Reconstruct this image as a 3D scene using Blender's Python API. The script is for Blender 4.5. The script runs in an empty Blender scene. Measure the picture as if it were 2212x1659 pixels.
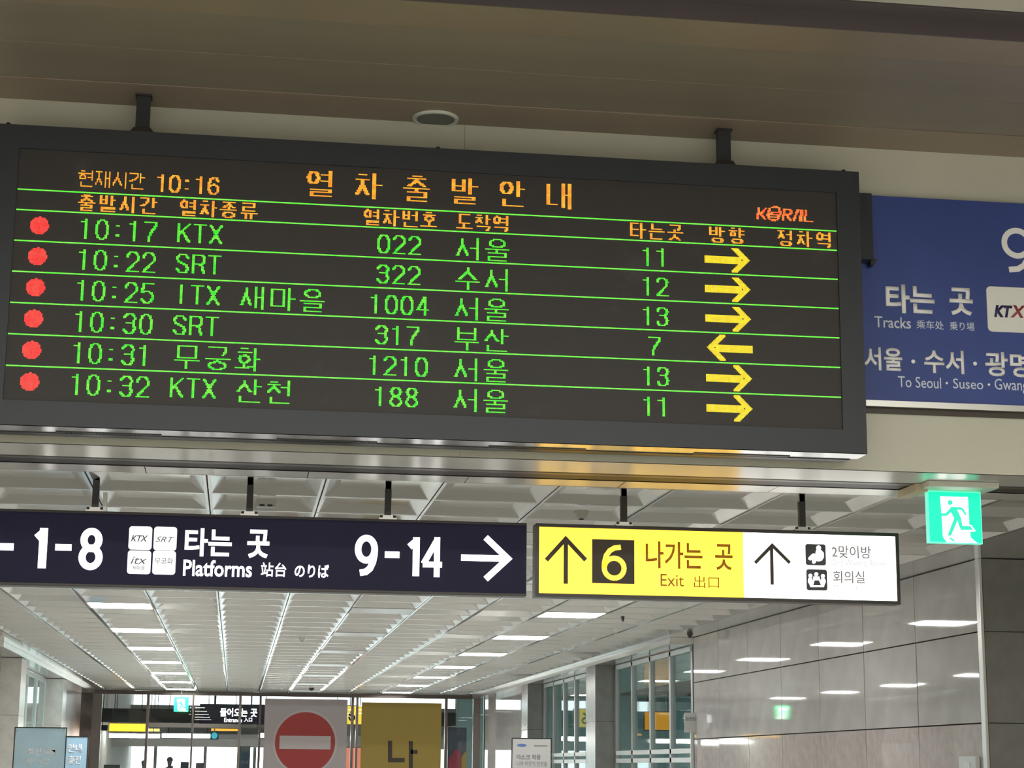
import bpy, bmesh, math, random
from mathutils import Vector, Matrix
random.seed(7)
scene = bpy.context.scene
C = scene.collection

# ------------------------------------------------------------------ camera
CZ = 1.4                                   # eye height
F, YAW, PIT, ROL = 3988.6056, 0.143913185, 0.2048, 0.00901139
cy, sy = math.cos(YAW), math.sin(YAW)
cp, sp = math.cos(PIT), math.sin(PIT)
fw = Vector((sy*cp, cy*cp, sp)); rt0 = Vector((cy, -sy, 0)); up0 = rt0.cross(fw)
rt = rt0*math.cos(ROL) + up0*math.sin(ROL)
up = up0*math.cos(ROL) - rt0*math.sin(ROL)
cam_d = bpy.data.cameras.new('camera')
cam = bpy.data.objects.new('camera', cam_d); C.objects.link(cam)
cam_d.sensor_fit = 'HORIZONTAL'; cam_d.sensor_width = 36.0
cam_d.lens = F*36.0/2212.0
cam_d.clip_end = 400
m = Matrix.Identity(4)
for i in range(3):
    m[i][0] = rt[i]; m[i][1] = up[i]; m[i][2] = -fw[i]
m[2][3] = CZ
cam.matrix_world = m
scene.camera = cam

# ------------------------------------------------------------------ world, lights, exposure
scene.view_settings.view_transform = 'Standard'
scene.view_settings.look = 'None'
scene.view_settings.gamma = 1.0
scene.view_settings.use_curve_mapping = False
scene.view_settings.exposure = 0.0
wd = bpy.data.worlds.new('world'); scene.world = wd; wd.use_nodes = True
bg = wd.node_tree.nodes['Background']
bg.inputs['Color'].default_value = (0.90, 0.95, 1.0, 1)     # bright overcast daylight outside
bg.inputs['Strength'].default_value = 4.0

def area(name, loc, rot, sx, sy_, power, col=(1, 1, 1)):
    d = bpy.data.lights.new(name, 'AREA'); d.shape = 'RECTANGLE'
    d.size = sx; d.size_y = sy_; d.energy = power; d.color = col
    o = bpy.data.objects.new(name, d); C.objects.link(o)
    o.location = loc; o.rotation_euler = rot
    return o
# area lights added behind and around the viewer to light the near hall
area('hall_fill', (1.5, 3.2, 5.25), (0, 0, 0), 13.0, 0.5, 480, (1, .985, .91))
area('hall_fill', (1.5, -1.5, 5.25), (0, 0, 0), 13.0, 0.5, 1050, (1, .985, .91))
area('side_room_fill', (10.2, 42, 3.5), (0, 0, 0), 5.0, 24.0, 700, (.95, 1, 1))  # area light added to brighten the room behind the side windows
area('hall_fill', (1.5, -7.0, 5.25), (0, 0, 0), 13.0, 0.5, 1400, (1, .985, .91))

# ------------------------------------------------------------------ pixel -> point helpers
def ray(x, y):
    return rt*((x-1106)/F) - up*((y-829.5)/F) + fw
def at(x, y, D):                           # point seen at pixel (x, y) on the plane Y = D
    v = ray(x, y); v = v*(D/v.y); return Vector((v.x, v.y, v.z+CZ))
def atx(x, y, X):
    v = ray(x, y); v = v*(X/v.x); return Vector((v.x, v.y, v.z+CZ))
def atz(x, y, H):
    v = ray(x, y); v = v*(H/v.z); return Vector((v.x, v.y, v.z+CZ))

# ------------------------------------------------------------------ materials
def mat(name, col, rough=0.5, metal=0.0, emit=None, strength=0.0, var=0.0, vscale=5.0, bump=0.0, bscale=40.0, spec=0.5, coat=0.0, stretch=None, col2=None):
    M = bpy.data.materials.new(name); M.use_nodes = True
    nt = M.node_tree; b = nt.nodes['Principled BSDF']
    b.inputs['Base Color'].default_value = (*col, 1)
    b.inputs['Roughness'].default_value = rough
    b.inputs['Metallic'].default_value = metal
    b.inputs['Specular IOR Level'].default_value = spec
    b.inputs['Coat Weight'].default_value = coat
    b.inputs['Coat Roughness'].default_value = 0.04
    if var > 0 or bump > 0:
        tc = nt.nodes.new('ShaderNodeTexCoord')
        mp = nt.nodes.new('ShaderNodeMapping')
        nt.links.new(tc.outputs['Object'], mp.inputs['Vector'])
        if stretch: mp.inputs['Scale'].default_value = stretch
    if var > 0:
        n = nt.nodes.new('ShaderNodeTexNoise'); n.inputs['Scale'].default_value = vscale
        n.inputs['Detail'].default_value = 5
        nt.links.new(mp.outputs[0], n.inputs['Vector'])
        r = nt.nodes.new('ShaderNodeValToRGB')
        c2 = col2 or tuple(max(0, c*(1-var)) for c in col)
        r.color_ramp.elements[0].position = .3; r.color_ramp.elements[1].position = .7
        r.color_ramp.elements[0].color = (*c2, 1)
        r.color_ramp.elements[1].color = (*[min(1, c*(1+var)) for c in col], 1)
        nt.links.new(n.outputs['Fac'], r.inputs['Fac'])
        nt.links.new(r.outputs['Color'], b.inputs['Base Color'])
    if bump > 0:
        n = nt.nodes.new('ShaderNodeTexNoise'); n.inputs['Scale'].default_value = bscale
        nt.links.new(mp.outputs[0], n.inputs['Vector'])
        bp = nt.nodes.new('ShaderNodeBump'); bp.inputs['Strength'].default_value = bump
        bp.inputs['Distance'].default_value = 0.01
        nt.links.new(n.outputs['Fac'], bp.inputs['Height'])
        nt.links.new(bp.outputs[0], b.inputs['Normal'])
    if emit:
        b.inputs['Emission Color'].default_value = (*emit, 1)
        b.inputs['Emission Strength'].default_value = strength
    return M

def led_mat(name, a, b_, s=1.0):
    M = bpy.data.materials.new(name); M.use_nodes = True
    nt = M.node_tree; b = nt.nodes['Principled BSDF']
    b.inputs['Base Color'].default_value = (.02, .02, .02, 1)
    tc = nt.nodes.new('ShaderNodeTexCoord')
    n = nt.nodes.new('ShaderNodeTexNoise'); n.inputs['Scale'].default_value = 28; n.inputs['Detail'].default_value = 6
    nt.links.new(tc.outputs['Object'], n.inputs['Vector'])
    r = nt.nodes.new('ShaderNodeValToRGB')
    r.color_ramp.elements[0].position = .40; r.color_ramp.elements[1].position = .62
    r.color_ramp.elements[0].color = (*a, 1); r.color_ramp.elements[1].color = (*b_, 1)
    nt.links.new(n.outputs['Fac'], r.inputs['Fac'])
    nt.links.new(r.outputs['Color'], b.inputs['Emission Color'])
    b.inputs['Emission Strength'].default_value = s
    return M

def glass_mat(name, tint, rough=0.0, ior=1.45, extra=0.0):
    M = bpy.data.materials.new(name); M.use_nodes = True
    nt = M.node_tree; nt.nodes.clear()
    out = nt.nodes.new('ShaderNodeOutputMaterial')
    t = nt.nodes.new('ShaderNodeBsdfTransparent'); t.inputs['Color'].default_value = (*tint, 1)
    g = nt.nodes.new('ShaderNodeBsdfGlossy'); g.inputs['Roughness'].default_value = rough
    lw = nt.nodes.new('ShaderNodeLayerWeight'); lw.inputs['Blend'].default_value = .5
    pw = nt.nodes.new('ShaderNodeMath'); pw.operation = 'POWER'; pw.inputs[1].default_value = 5.0
    nt.links.new(lw.outputs['Facing'], pw.inputs[0])
    fr = nt.nodes.new('ShaderNodeMath'); fr.operation = 'MULTIPLY_ADD'; fr.inputs[1].default_value = .75; fr.inputs[2].default_value = .03
    nt.links.new(pw.outputs[0], fr.inputs[0])
    mx = nt.nodes.new('ShaderNodeMixShader')
    nt.links.new(fr.outputs[0], mx.inputs[0]); nt.links.new(t.outputs[0], mx.inputs[1])
    nt.links.new(g.outputs[0], mx.inputs[2]); nt.links.new(mx.outputs[0], out.inputs[0])
    return M

# near hall
m_cream   = mat('cream_wall_panel', (.55, .545, .46), .5, var=.04, vscale=1.2, bump=.05, bscale=60)
m_soffit  = mat('brown_metal_strip', (.27, .235, .19), .38, .25, var=.06, vscale=1.0, bump=.12, bscale=2.0, stretch=(.3, 3, 1))
m_soffit2 = mat('brown_metal_strip_worn', (.31, .25, .19), .38, .25, var=.07, vscale=1.0)
m_groove  = mat('dark_brown_groove', (.035, .03, .03), .6)
m_channel = mat('dark_plum_channel', (.095, .078, .082), .5, var=.05, vscale=2)
m_paleceil= mat('pale_plaster', (.50, .47, .41), .7, var=.03)
m_hallw   = mat('hall_plaster', (.45, .43, .39), .7, var=.05)
m_floor   = mat('polished_granite_floor', (.55, .54, .51), .16, var=.15, vscale=30, spec=.5)
# corridor
m_tile    = mat('enamel_ceiling_panel', (.76, .755, .73), .14, .62, var=.03, vscale=.8, bump=.04, bscale=4)
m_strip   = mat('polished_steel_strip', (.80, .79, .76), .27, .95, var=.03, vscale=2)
m_slot    = mat('shutter_slot_dark', (.04, .032, .027), .5)
m_railshade    = mat('rail_shadow_brown', (.06, .05, .042), .45, .3)  # shadow tone for the strip below the blue sign's rail
m_railb   = mat('guide_rail_taupe', (.15, .13, .11), .4, .4)
m_stone   = mat('polished_granite_wall', (.55, .54, .52), .03, var=.06, vscale=3, spec=.75, col2=(.50, .485, .465))
m_stonep  = mat('polished_pinkish_granite', (.53, .48, .46), .035, var=.10, vscale=9, spec=.75)
m_pillar  = mat('grey_granite_pillar', (.21, .21, .195), .22, var=.10, vscale=6)
m_pillar2 = mat('light_granite_pillar', (.70, .69, .64), .25, var=.10, vscale=6)
m_joint   = mat('dark_joint', (.07, .07, .065), .8)
m_lamp    = mat('lamp_diffuser', (.9, .9, .9), .4, emit=(1, .99, .95), strength=33.0)
m_dead    = mat('unlit_diffuser', (.74, .80, .80), .25)
m_white   = mat('white_plastic', (.75, .75, .72), .35)
m_black   = mat('black_plastic', (.02, .02, .022), .35)
m_alu     = mat('brushed_aluminium', (.55, .55, .53), .28, .9)
m_gframe  = mat('grey_window_frame', (.33, .34, .33), .3, .5)
m_wframe  = mat('pale_window_frame', (.62, .66, .64), .35, .1)
m_dframe  = mat('dark_door_frame', (.12, .10, .09), .3, .6)
m_mframe  = mat('warm_steel_door_frame', (.20, .18, .165), .28, .7)
m_glass   = glass_mat('door_glass', (.93, .96, .95), ior=1.25)
m_gteal   = glass_mat('teal_window_glass', (.88, .97, .96), rough=.02, ior=1.18)
m_gbrown  = glass_mat('smoked_glass', (.55, .50, .47), ior=1.5)
# boards
m_house   = mat('charcoal_powder_coat', (.023, .027, .036), .42, .1, bump=.08, bscale=300)
m_under   = mat('board_underside_steel', (.74, .73, .74), .26, .95)
m_underd  = mat('board_vent_black', (.03, .03, .03), .4, .3)
m_navy    = mat('navy_sign_face', (.016, .014, .050), .45, var=.10, vscale=1.5, spec=.15)
m_sblack  = mat('sign_frame_black', (.030, .024, .022), .35, .2)
m_wlit    = mat('white_backlit', (.8, .8, .8), .4, emit=(1, 1, .98), strength=2.2)
m_tilew   = mat('white_tile_backlit', (.7, .7, .7), .4, emit=(1, 1, 1), strength=1.0)
m_ylit    = mat('yellow_backlit', (.8, .7, .1), .4, emit=(1, .52, .026), strength=2.05)
m_ylit6   = mat('yellow_numeral', (.8, .6, .1), .4, emit=(1, .70, .05), strength=.95)
m_brown   = mat('brown_print', (.17, .065, .003), .5, emit=(.36, .12, .0), strength=.5)
m_dbrown  = mat('dark_print', (.035, .022, .01), .5)
m_grey    = mat('grey_print', (.22, .20, .21), .5, emit=(.3, .28, .29), strength=.3)
m_lgrey   = mat('pale_grey_print', (.45, .42, .43), .5, emit=(.62, .6, .6), strength=.75)
m_slate   = mat('slate_icon', (.045, .04, .05), .5)
m_tgrey   = mat('tile_logo_grey', (.10, .10, .11), .5, emit=(.1, .1, .1), strength=.3)
m_blue    = mat('blue_sign_face', (.036, .066, .27), .45, var=.12, vscale=1.2)
m_printw  = mat('white_print', (.88, .88, .88), .5)
m_printl  = mat('pale_blue_print', (.66, .72, .84), .5)
m_ktxnavy = mat('navy_print', (.03, .025, .10), .5)
m_ktxred  = mat('red_print', (.32, .05, .06), .5)
m_green   = mat('exit_green', (.0, .45, .25), .4, emit=(.0, .86, .46), strength=1.0)
m_greene  = mat('exit_green_rim', (.1, .6, .4), .4, emit=(.16, .95, .55), strength=1.0)
m_greenf  = mat('far_exit_green', (.0, .4, .15), .4, emit=(.02, .62, .22), strength=1.0)
m_greenm  = mat('exit_green_figure', (.0, .45, .3), .4, emit=(.03, .72, .48), strength=.9)
m_red     = mat('red_disc', (.42, .03, .03), .5)
m_panelw  = mat('lilac_white_panel', (.50, .46, .50), .5)
m_discw   = mat('white_disc', (.60, .55, .59), .5)
m_panely  = mat('mustard_panel', (.40, .29, .045), .5, var=.04, vscale=2)
m_skyp    = mat('pale_blue_poster', (.55, .78, .90), .45, var=.08, vscale=3)
m_skyp2   = mat('blue_poster', (.42, .66, .86), .45)
m_paper   = mat('paper_white', (.62, .63, .62), .6)
m_textg   = mat('grey_text', (.22, .23, .24), .6)
m_textb   = mat('blue_text', (.12, .22, .50), .6)
m_posterb = mat('steel_blue_panel', (.09, .20, .30), .5)
m_orange  = mat('orange_lit', (.8, .4, .05), .5, emit=(1, .42, .04), strength=.8)
m_cyan    = mat('cyan_lit', (.1, .5, .6), .5, emit=(.08, .55, .62), strength=.8)
m_dark    = mat('dark_beam', (.06, .055, .055), .6)
m_greyb   = mat('grey_bulkhead', (.30, .30, .29), .6)
m_tealw   = mat('pale_teal_wall', (.40, .58, .58), .5, var=.1, vscale=.6)
m_speaker = mat('speaker_grille', (.19, .20, .18), .6, bump=.4, bscale=400)
m_mount   = mat('beige_mount', (.60, .62, .54), .5)
m_ledg = led_mat('led_green', (.02, .95, .02), (.22, 1.0, .05), 1.0)
m_ledl = led_mat('led_green_line', (.10, 1.0, .04), (.26, 1.0, .10), 1.1)
m_ledo = led_mat('led_amber', (1.0, .30, .015), (1.0, .52, .03), 1.15)
m_ledr = led_mat('led_red', (1.0, .03, .03), (1.0, .07, .05), 1.1)
m_ledro = led_mat('led_red_orange', (1.0, .10, .02), (1.0, .30, .05), 1.1)
m_ledy = led_mat('led_yellow', (.95, .72, .01), (1.0, .85, .02), 1.0)
m_screen = mat('led_screen_black', (.030, .027, .026), .55, var=.10, vscale=3, bump=.15, bscale=500)
# pale smears on the screen glass
nt = m_screen.node_tree; b = nt.nodes['Principled BSDF']
tc = nt.nodes.new('ShaderNodeTexCoord')
n1 = nt.nodes.new('ShaderNodeTexNoise'); n1.inputs['Scale'].default_value = 1.3; n1.inputs['Detail'].default_value = 8; n1.inputs['Roughness'].default_value = .75
nt.links.new(tc.outputs['Object'], n1.inputs['Vector'])
r1 = nt.nodes.new('ShaderNodeValToRGB'); r1.color_ramp.elements[0].position = .58; r1.color_ramp.elements[1].position = .78
r1.color_ramp.elements[0].color = (.030, .027, .026, 1); r1.color_ramp.elements[1].color = (.060, .056, .054, 1)
nt.links.new(n1.outputs['Fac'], r1.inputs['Fac']); nt.links.new(r1.outputs['Color'], b.inputs['Base Color'])

def brushed(M, rough, an):                 # brush lines run along X, so reflections stretch along Y
    nt = M.node_tree; b = nt.nodes['Principled BSDF']
    b.inputs['Roughness'].default_value = rough; b.inputs['Anisotropic'].default_value = an
    v = nt.nodes.new('ShaderNodeCombineXYZ'); v.inputs[1].default_value = 1.0
    nt.links.new(v.outputs[0], b.inputs['Tangent'])
m_border = mat('brushed_border_panel', (.76, .75, .72), .3, .85, var=.03, vscale=1.5)
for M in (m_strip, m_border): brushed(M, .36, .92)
brushed(m_under, .26, .75)

# ------------------------------------------------------------------ object helpers
def link(name, me, mtl, parent=None, loc=None):
    o = bpy.data.objects.new(name, me); C.objects.link(o)
    if mtl is not None and len(me.materials) == 0: me.materials.append(mtl)
    if loc is not None: o.location = loc
    if parent is not None:
        o.parent = parent
        o.matrix_parent_inverse = Matrix.Translation(-parent.location)
    return o
def thing(name, label, cat, loc=(0, 0, 0), group=None):
    o = bpy.data.objects.new(name, None); C.objects.link(o)
    o.location = loc; o['label'] = label; o['category'] = cat; o.empty_display_size = .1
    if group: o['group'] = group
    return o
def tag(o, label, cat, group=None):
    o['label'] = label; o['category'] = cat
    if group: o['group'] = group
    return o
def struct(o):
    o['kind'] = 'structure'; return o
def sroot(name, loc=(0, 0, 0)):
    o = bpy.data.objects.new(name, None); C.objects.link(o); o.location = loc; o['kind'] = 'structure'; return o

def add_box(bm, x0, x1, y0, y1, z0, z1):
    vs = [bm.verts.new(p) for p in ((x0, y0, z0), (x1, y0, z0), (x1, y1, z0), (x0, y1, z0), (x0, y0, z1), (x1, y0, z1), (x1, y1, z1), (x0, y1, z1))]
    for f in ((0, 3, 2, 1), (4, 5, 6, 7), (0, 1, 5, 4), (1, 2, 6, 5), (2, 3, 7, 6), (3, 0, 4, 7)):
        bm.faces.new([vs[i] for i in f])
def fin(bm, name, bevel=0.0, smooth=False):
    if bevel > 0:
        bmesh.ops.bevel(bm, geom=list(bm.edges), offset=bevel, segments=2, profile=.7, affect='EDGES', clamp_overlap=True)
    me = bpy.data.meshes.new(name); bm.to_mesh(me); bm.free()
    if smooth:
        for p in me.polygons: p.use_smooth = True
    return me
def box(name, x0, x1, y0, y1, z0, z1, mtl, parent=None, bevel=0.0):
    bm = bmesh.new()
    cx, cy_, cz = (x0+x1)/2, (y0+y1)/2, (z0+z1)/2
    add_box(bm, x0-cx, x1-cx, y0-cy_, y1-cy_, z0-cz, z1-cz)
    return link(name, fin(bm, name, bevel), mtl, parent, (cx, cy_, cz))
def boxes(name, L, mtl, parent=None, bevel=0.0):
    bm = bmesh.new()
    for b_ in L: add_box(bm, *b_)
    return link(name, fin(bm, name, bevel), mtl, parent)
def frame(name, x0, x1, y0, y1, z0, z1, w, mtl, parent=None):
    return boxes(name, [(x0, x0+w, y0, y1, z0, z1), (x1-w, x1, y0, y1, z0, z1), (x0+w, x1-w, y0, y1, z0, z0+w), (x0+w, x1-w, y0, y1, z1-w, z1)], mtl, parent)
def prism(name, pts, y0, y1, mtl, parent=None):          # polygon in XZ extruded in Y
    bm = bmesh.new()
    a = [bm.verts.new((p[0], y0, p[1])) for p in pts]; b_ = [bm.verts.new((p[0], y1, p[1])) for p in pts]
    n = len(pts)
    bm.faces.new(a); bm.faces.new(b_[::-1])
    for i in range(n): bm.faces.new((a[i], b_[i], b_[(i+1) % n], a[(i+1) % n]))
    bmesh.ops.recalc_face_normals(bm, faces=bm.faces)
    bmesh.ops.triangulate(bm, faces=[f for f in bm.faces if len(f.verts) > 4])
    return link(name, fin(bm, name), mtl, parent)
def cyl(name, c, r, h, axis, mtl, parent=None, seg=24, r2=None, smooth=True):
    bm = bmesh.new()
    bmesh.ops.create_cone(bm, cap_ends=True, segments=seg, radius1=r, radius2=r if r2 is None else r2, depth=h)
    R = {'Z': Matrix.Identity(4), 'Y': Matrix.Rotation(math.pi/2, 4, 'X'), 'X': Matrix.Rotation(math.pi/2, 4, 'Y')}[axis]
    bm.transform(R)
    me = fin(bm, name)
    return link(name, me, mtl, parent, c)
def rrect(x0, x1, z0, z1, r, n=5):
    P = []
    for cx, cz, a0 in ((x1-r, z1-r, 0), (x0+r, z1-r, 90), (x0+r, z0+r, 180), (x1-r, z0+r, 270)):
        for k in range(n+1):
            a = math.radians(a0+90*k/n); P.append((cx+r*math.cos(a), cz+r*math.sin(a)))
    return P
def circ(cx, cz, r, n=24, sx=1.0):
    return [(cx+r*sx*math.cos(2*math.pi*k/n), cz+r*math.sin(2*math.pi*k/n)) for k in range(n)]
def stroke(pts, w):                       # thick polyline outline (XZ), mitred
    L, Rr = [], []
    n = len(pts)
    for i in range(n):
        p = Vector(pts[i])
        if i == 0: d = (Vector(pts[1])-p).normalized(); nn = Vector((-d.y, d.x)); k = 1
        elif i == n-1: d = (p-Vector(pts[i-1])).normalized(); nn = Vector((-d.y, d.x)); k = 1
        else:
            d1 = (p-Vector(pts[i-1])).normalized(); d2 = (Vector(pts[i+1])-p).normalized()
            n1_ = Vector((-d1.y, d1.x)); n2_ = Vector((-d2.y, d2.x)); nn = (n1_+n2_).normalized(); k = 1/max(.3, nn.dot(n1_))
        L.append(tuple(p+nn*w/2*k)); Rr.append(tuple(p-nn*w/2*k))
    return L+Rr[::-1]
def ribbon(name, paths, w, y1, th, mtl, parent):   # flat strokes of constant width, one closed or open path each
    bm = bmesh.new()
    for pts in paths:
        n = len(pts); closed = (Vector(pts[0])-Vector(pts[-1])).length < 1e-6
        rows_ = []
        for i in range(n):
            p = Vector(pts[i])
            pv = Vector(pts[i-1]) if i > 0 else (Vector(pts[-2]) if closed else None)
            nx = Vector(pts[i+1]) if i < n-1 else (Vector(pts[1]) if closed else None)
            d1 = (p-pv).normalized() if pv else None; d2 = (nx-p).normalized() if nx else None
            if d1 is None: d1 = d2
            if d2 is None: d2 = d1
            a = Vector((-d1.y, d1.x)); c = Vector((-d2.y, d2.x)); mm = (a+c).normalized(); k_ = 1/max(.45, mm.dot(a))
            q0, q1 = p+mm*w/2*k_, p-mm*w/2*k_
            rows_.append([bm.verts.new(v_) for v_ in ((q0.x, y1-th, q0.y), (q1.x, y1-th, q1.y), (q1.x, y1, q1.y), (q0.x, y1, q0.y))])
        for r0_, r1_ in zip(rows_[:-1], rows_[1:]):
            for j in range(4): bm.faces.new((r0_[j], r0_[(j+1) % 4], r1_[(j+1) % 4], r1_[j]))
        if not closed:
            bm.faces.new(rows_[0][::-1]); bm.faces.new(rows_[-1])
    bmesh.ops.recalc_face_normals(bm, faces=bm.faces)
    return link(name, fin(bm, name), mtl, parent)
def arc(cx, cy_, rx, ry, a0, a1, n=14):
    return [(cx+rx*math.cos(math.radians(a0+(a1-a0)*i/n)), cy_+ry*math.sin(math.radians(a0+(a1-a0)*i/n))) for i in range(n+1)]
NUM = {  # humanist numerals, unit box, y up
 '1': [[(0.05, .80), (.72, .985)], [(.72, 1.0), (.72, 0)]],
 '8': [arc(.5, .755, .44, .245, 0, 360, 24), arc(.5, .265, .5, .265, 0, 360, 24)],
 '9': [arc(.5, .68, .5, .32, 0, 360, 24), [(1.0, .68), (.99, .52), (.90, .30), (.74, .13), (.50, .03), (.14, 0)]],
 '6': [arc(.5, .32, .5, .32, 0, 360, 24), [(0, .32), (.01, .50), (.10, .72), (.28, .88), (.52, .97), (.84, 1.0)]],
 '4': [[(.72, 0), (.72, 1.0)], [(.70, .99), (.0, .30)], [(-.04, .28), (1.0, .28)]],
}
def numeral(ch, bl, tr, D, w, mtl, parent, th=.003, lift=0.0, name='numeral'):
    A, B = at(*bl, D), at(*tr, D)
    x0, x1, z0, z1 = A.x+w/2, B.x-w/2, A.z+w/2, B.z-w/2
    P_ = []
    for pl in NUM[ch]:
        e = [(x0+(x1-x0)*a, z0+(z1-z0)*b_) for a, b_ in pl]
        P_.append(e)
    if ch in '14':      # stems run the whole height
        for e in P_:
            if len(e) == 2 and abs(e[0][0]-e[1][0]) < 1e-5:
                e[0] = (e[0][0], A.z if e[0][1] < e[1][1] else B.z); e[1] = (e[1][0], B.z if e[0][1] < e[1][1] else A.z)
    return ribbon(name, P_, w, D-lift, th, mtl, parent)
def pts_at(P, D):
    return [(lambda v: (v.x, v.z))(at(x, y, D)) for x, y in P]

def text(body, bl, tr, D, mtl, parent, name='lettering', off=0.0, shear=0.0, thick=0.003, lift=0.0):
    """lettering filling the photo's box bl..tr on the plane Y = D (front face at D - thick)"""
    cu = bpy.data.curves.new(name, 'FONT'); cu.body = body; cu.size = 1; cu.offset = off; cu.shear = shear
    cu.resolution_u = 3
    tmp = bpy.data.objects.new('tmp', cu); C.objects.link(tmp)
    bpy.context.view_layer.update()
    dg = bpy.context.evaluated_depsgraph_get()
    me = bpy.data.meshes.new_from_object(tmp.evaluated_get(dg))
    bpy.data.objects.remove(tmp); bpy.data.curves.remove(cu)
    A, B = at(*bl, D), at(*tr, D)
    xs = [v.co.x for v in me.vertices]; ys = [v.co.y for v in me.vertices]
    x0, x1, y0, y1 = min(xs), max(xs), min(ys), max(ys)
    bm = bmesh.new(); bm.from_mesh(me)
    me.materials.clear()
    for v in bm.verts:
        v.co = Vector(((v.co.x-x0)/(x1-x0)*(B.x-A.x), 0, (v.co.y-y0)/(y1-y0)*(B.z-A.z)))
    r = bmesh.ops.extrude_face_region(bm, geom=list(bm.faces))
    for g in r['geom']:
        if isinstance(g, bmesh.types.BMVert): g.co.y -= thick
    bm.to_mesh(me); bm.free()
    return link(name, me, mtl, parent, (A.x, D-lift, A.z))

# ------------------------------------------------------------------ large structure
ZC = CZ+1.87                               # corridor ceiling
ZH = CZ+4.03                               # near hall ceiling
YH = 11.18                                 # header face
struct(box('floor', -14, 16, -12, 80, -.12, 0, m_floor))

# near hall shell
struct(box('wall_back', -14, 16, -12.2, -12, 0, ZH+.6, m_hallw))
struct(box('wall_left', -9.2, -9, -12, YH, 0, ZH+.6, m_hallw))
struct(box('wall_right', 12, 12.2, -12, YH, 0, ZH+.6, m_hallw))
# header above the corridor mouth
wf = sroot('wall_front', (1, YH, ZC))
xs = [-9, -5.2, -1.95, 1.3, 12]
for i in range(len(xs)-1):
    g = .001
    box('cream_panel', xs[i]+g, xs[i+1]-g, YH, YH+.03, ZC+.004, ZH, m_cream, wf)
box('core', -9, 12, YH+.031, YH+.2, ZC+.02, ZH+.5, m_joint, wf)
# pieces of wall either side of the mouth
struct(box('wall_left', -9, -4.2, YH+.02, YH+.22, 0, ZC, m_cream))
struct(box('wall_right', 9.6, 12, YH+.02, YH+.22, 0, ZC, m_cream))

# near ceiling: long brown metal strips parallel to the header
cn = sroot('ceiling', (1, 5, ZH))
def strip(y0, y1, z, mt, tilt=0.0, th=.02, x0=-9, x1=12):
    bm = bmesh.new(); add_box(bm, x0-1, x1-1, -(y1-y0)/2, (y1-y0)/2, 0, th)
    o = link('ceiling_strip', fin(bm, 'ceiling_strip', .004), mt, cn, (1, (y0+y1)/2, z))
    o.rotation_euler = (math.radians(tilt), 0, 0); return o
strip(10.80, YH, ZH, m_soffit2)
strip(10.235, 10.775, ZH+.003, m_soffit, -.5)
strip(9.665, 10.22, ZH+.005, m_soffit, -.5)
strip(9.29, 9.65, ZH+.004, m_soffit2, -.4)
box('recess_channel', -9, 12, 8.92, 9.29, ZH+.10, ZH+.12, m_channel, cn)
box('recess_side', -9, 12, 9.27, 9.285, ZH, ZH+.10, m_channel, cn)
box('recess_side', -9, 12, 8.91, 8.925, ZH-.0, ZH+.10, m_channel, cn)
y = 8.90; k = 0
while y > -12:
    strip(max(-12, y-1.1), y-.012, ZH-.0, m_paleceil); y -= 1.1; k += 1
box('ceiling_core', -9, 12, -12, YH, ZH+.125, ZH+.2, m_groove, cn)

# round ceiling speaker
sp_c = at(941, 255, 0.001) if False else atz(941, 255, 4.03)
spk = thing('ceiling_speaker', 'round grey ceiling speaker in the brown strip above the departure board', 'speaker', (sp_c.x, sp_c.y, ZH-.02))
bm = bmesh.new()
N = 40
prof = [(.148, .0), (.146, -.012), (.132, -.018), (.122, -.012), (.118, .0)]
vs = [[bm.verts.new((r*math.cos(2*math.pi*i/N), r*math.sin(2*math.pi*i/N), z)) for r, z in prof] for i in range(N)]
for i in range(N):
    for j in range(len(prof)-1):
        bm.faces.new((vs[i][j], vs[(i+1) % N][j], vs[(i+1) % N][j+1], vs[i][j+1]))
o = link('rim', fin(bm, 'rim', smooth=True), m_mount, spk, (sp_c.x, sp_c.y, ZH-.001))
cyl('grille', (sp_c.x, sp_c.y, ZH-.006), .121, .008, 'Z', m_speaker, spk, 40)

# corridor: steel strip, shutter slot, flat strip
struct(box('trim_1', -9, 12, YH, 11.62, ZC, ZC+.003, m_strip))
tslot = sroot('trim_2', (0, 11.7, ZC))
for x0, x1 in ((-9, 4.50), (4.94, 12)):
    box('slot_bed', x0, x1, 11.62, 11.93, ZC+.004, ZC+.03, m_slot, tslot)
    box('slot_side', x0, x1, 11.622, 11.634, ZC-.001, ZC+.0039, m_slot, tslot)
    box('guide_rail', x0, x1, 11.645, 11.715, ZC-.002, ZC+.0039, m_railb, tslot)
    box('slot_side', x0, x1, 11.922, 11.93, ZC-.001, ZC+.0039, m_strip, tslot)
x = -8.0
while x < 12:                                   # flat panels of the border strip beyond the slot
    box('border_panel', x+.003, min(12, x+1.05)-.003, 11.932, 12.205, ZC+random.uniform(0, .003), ZC+.015, m_border, tslot)
    x += 1.05

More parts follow.
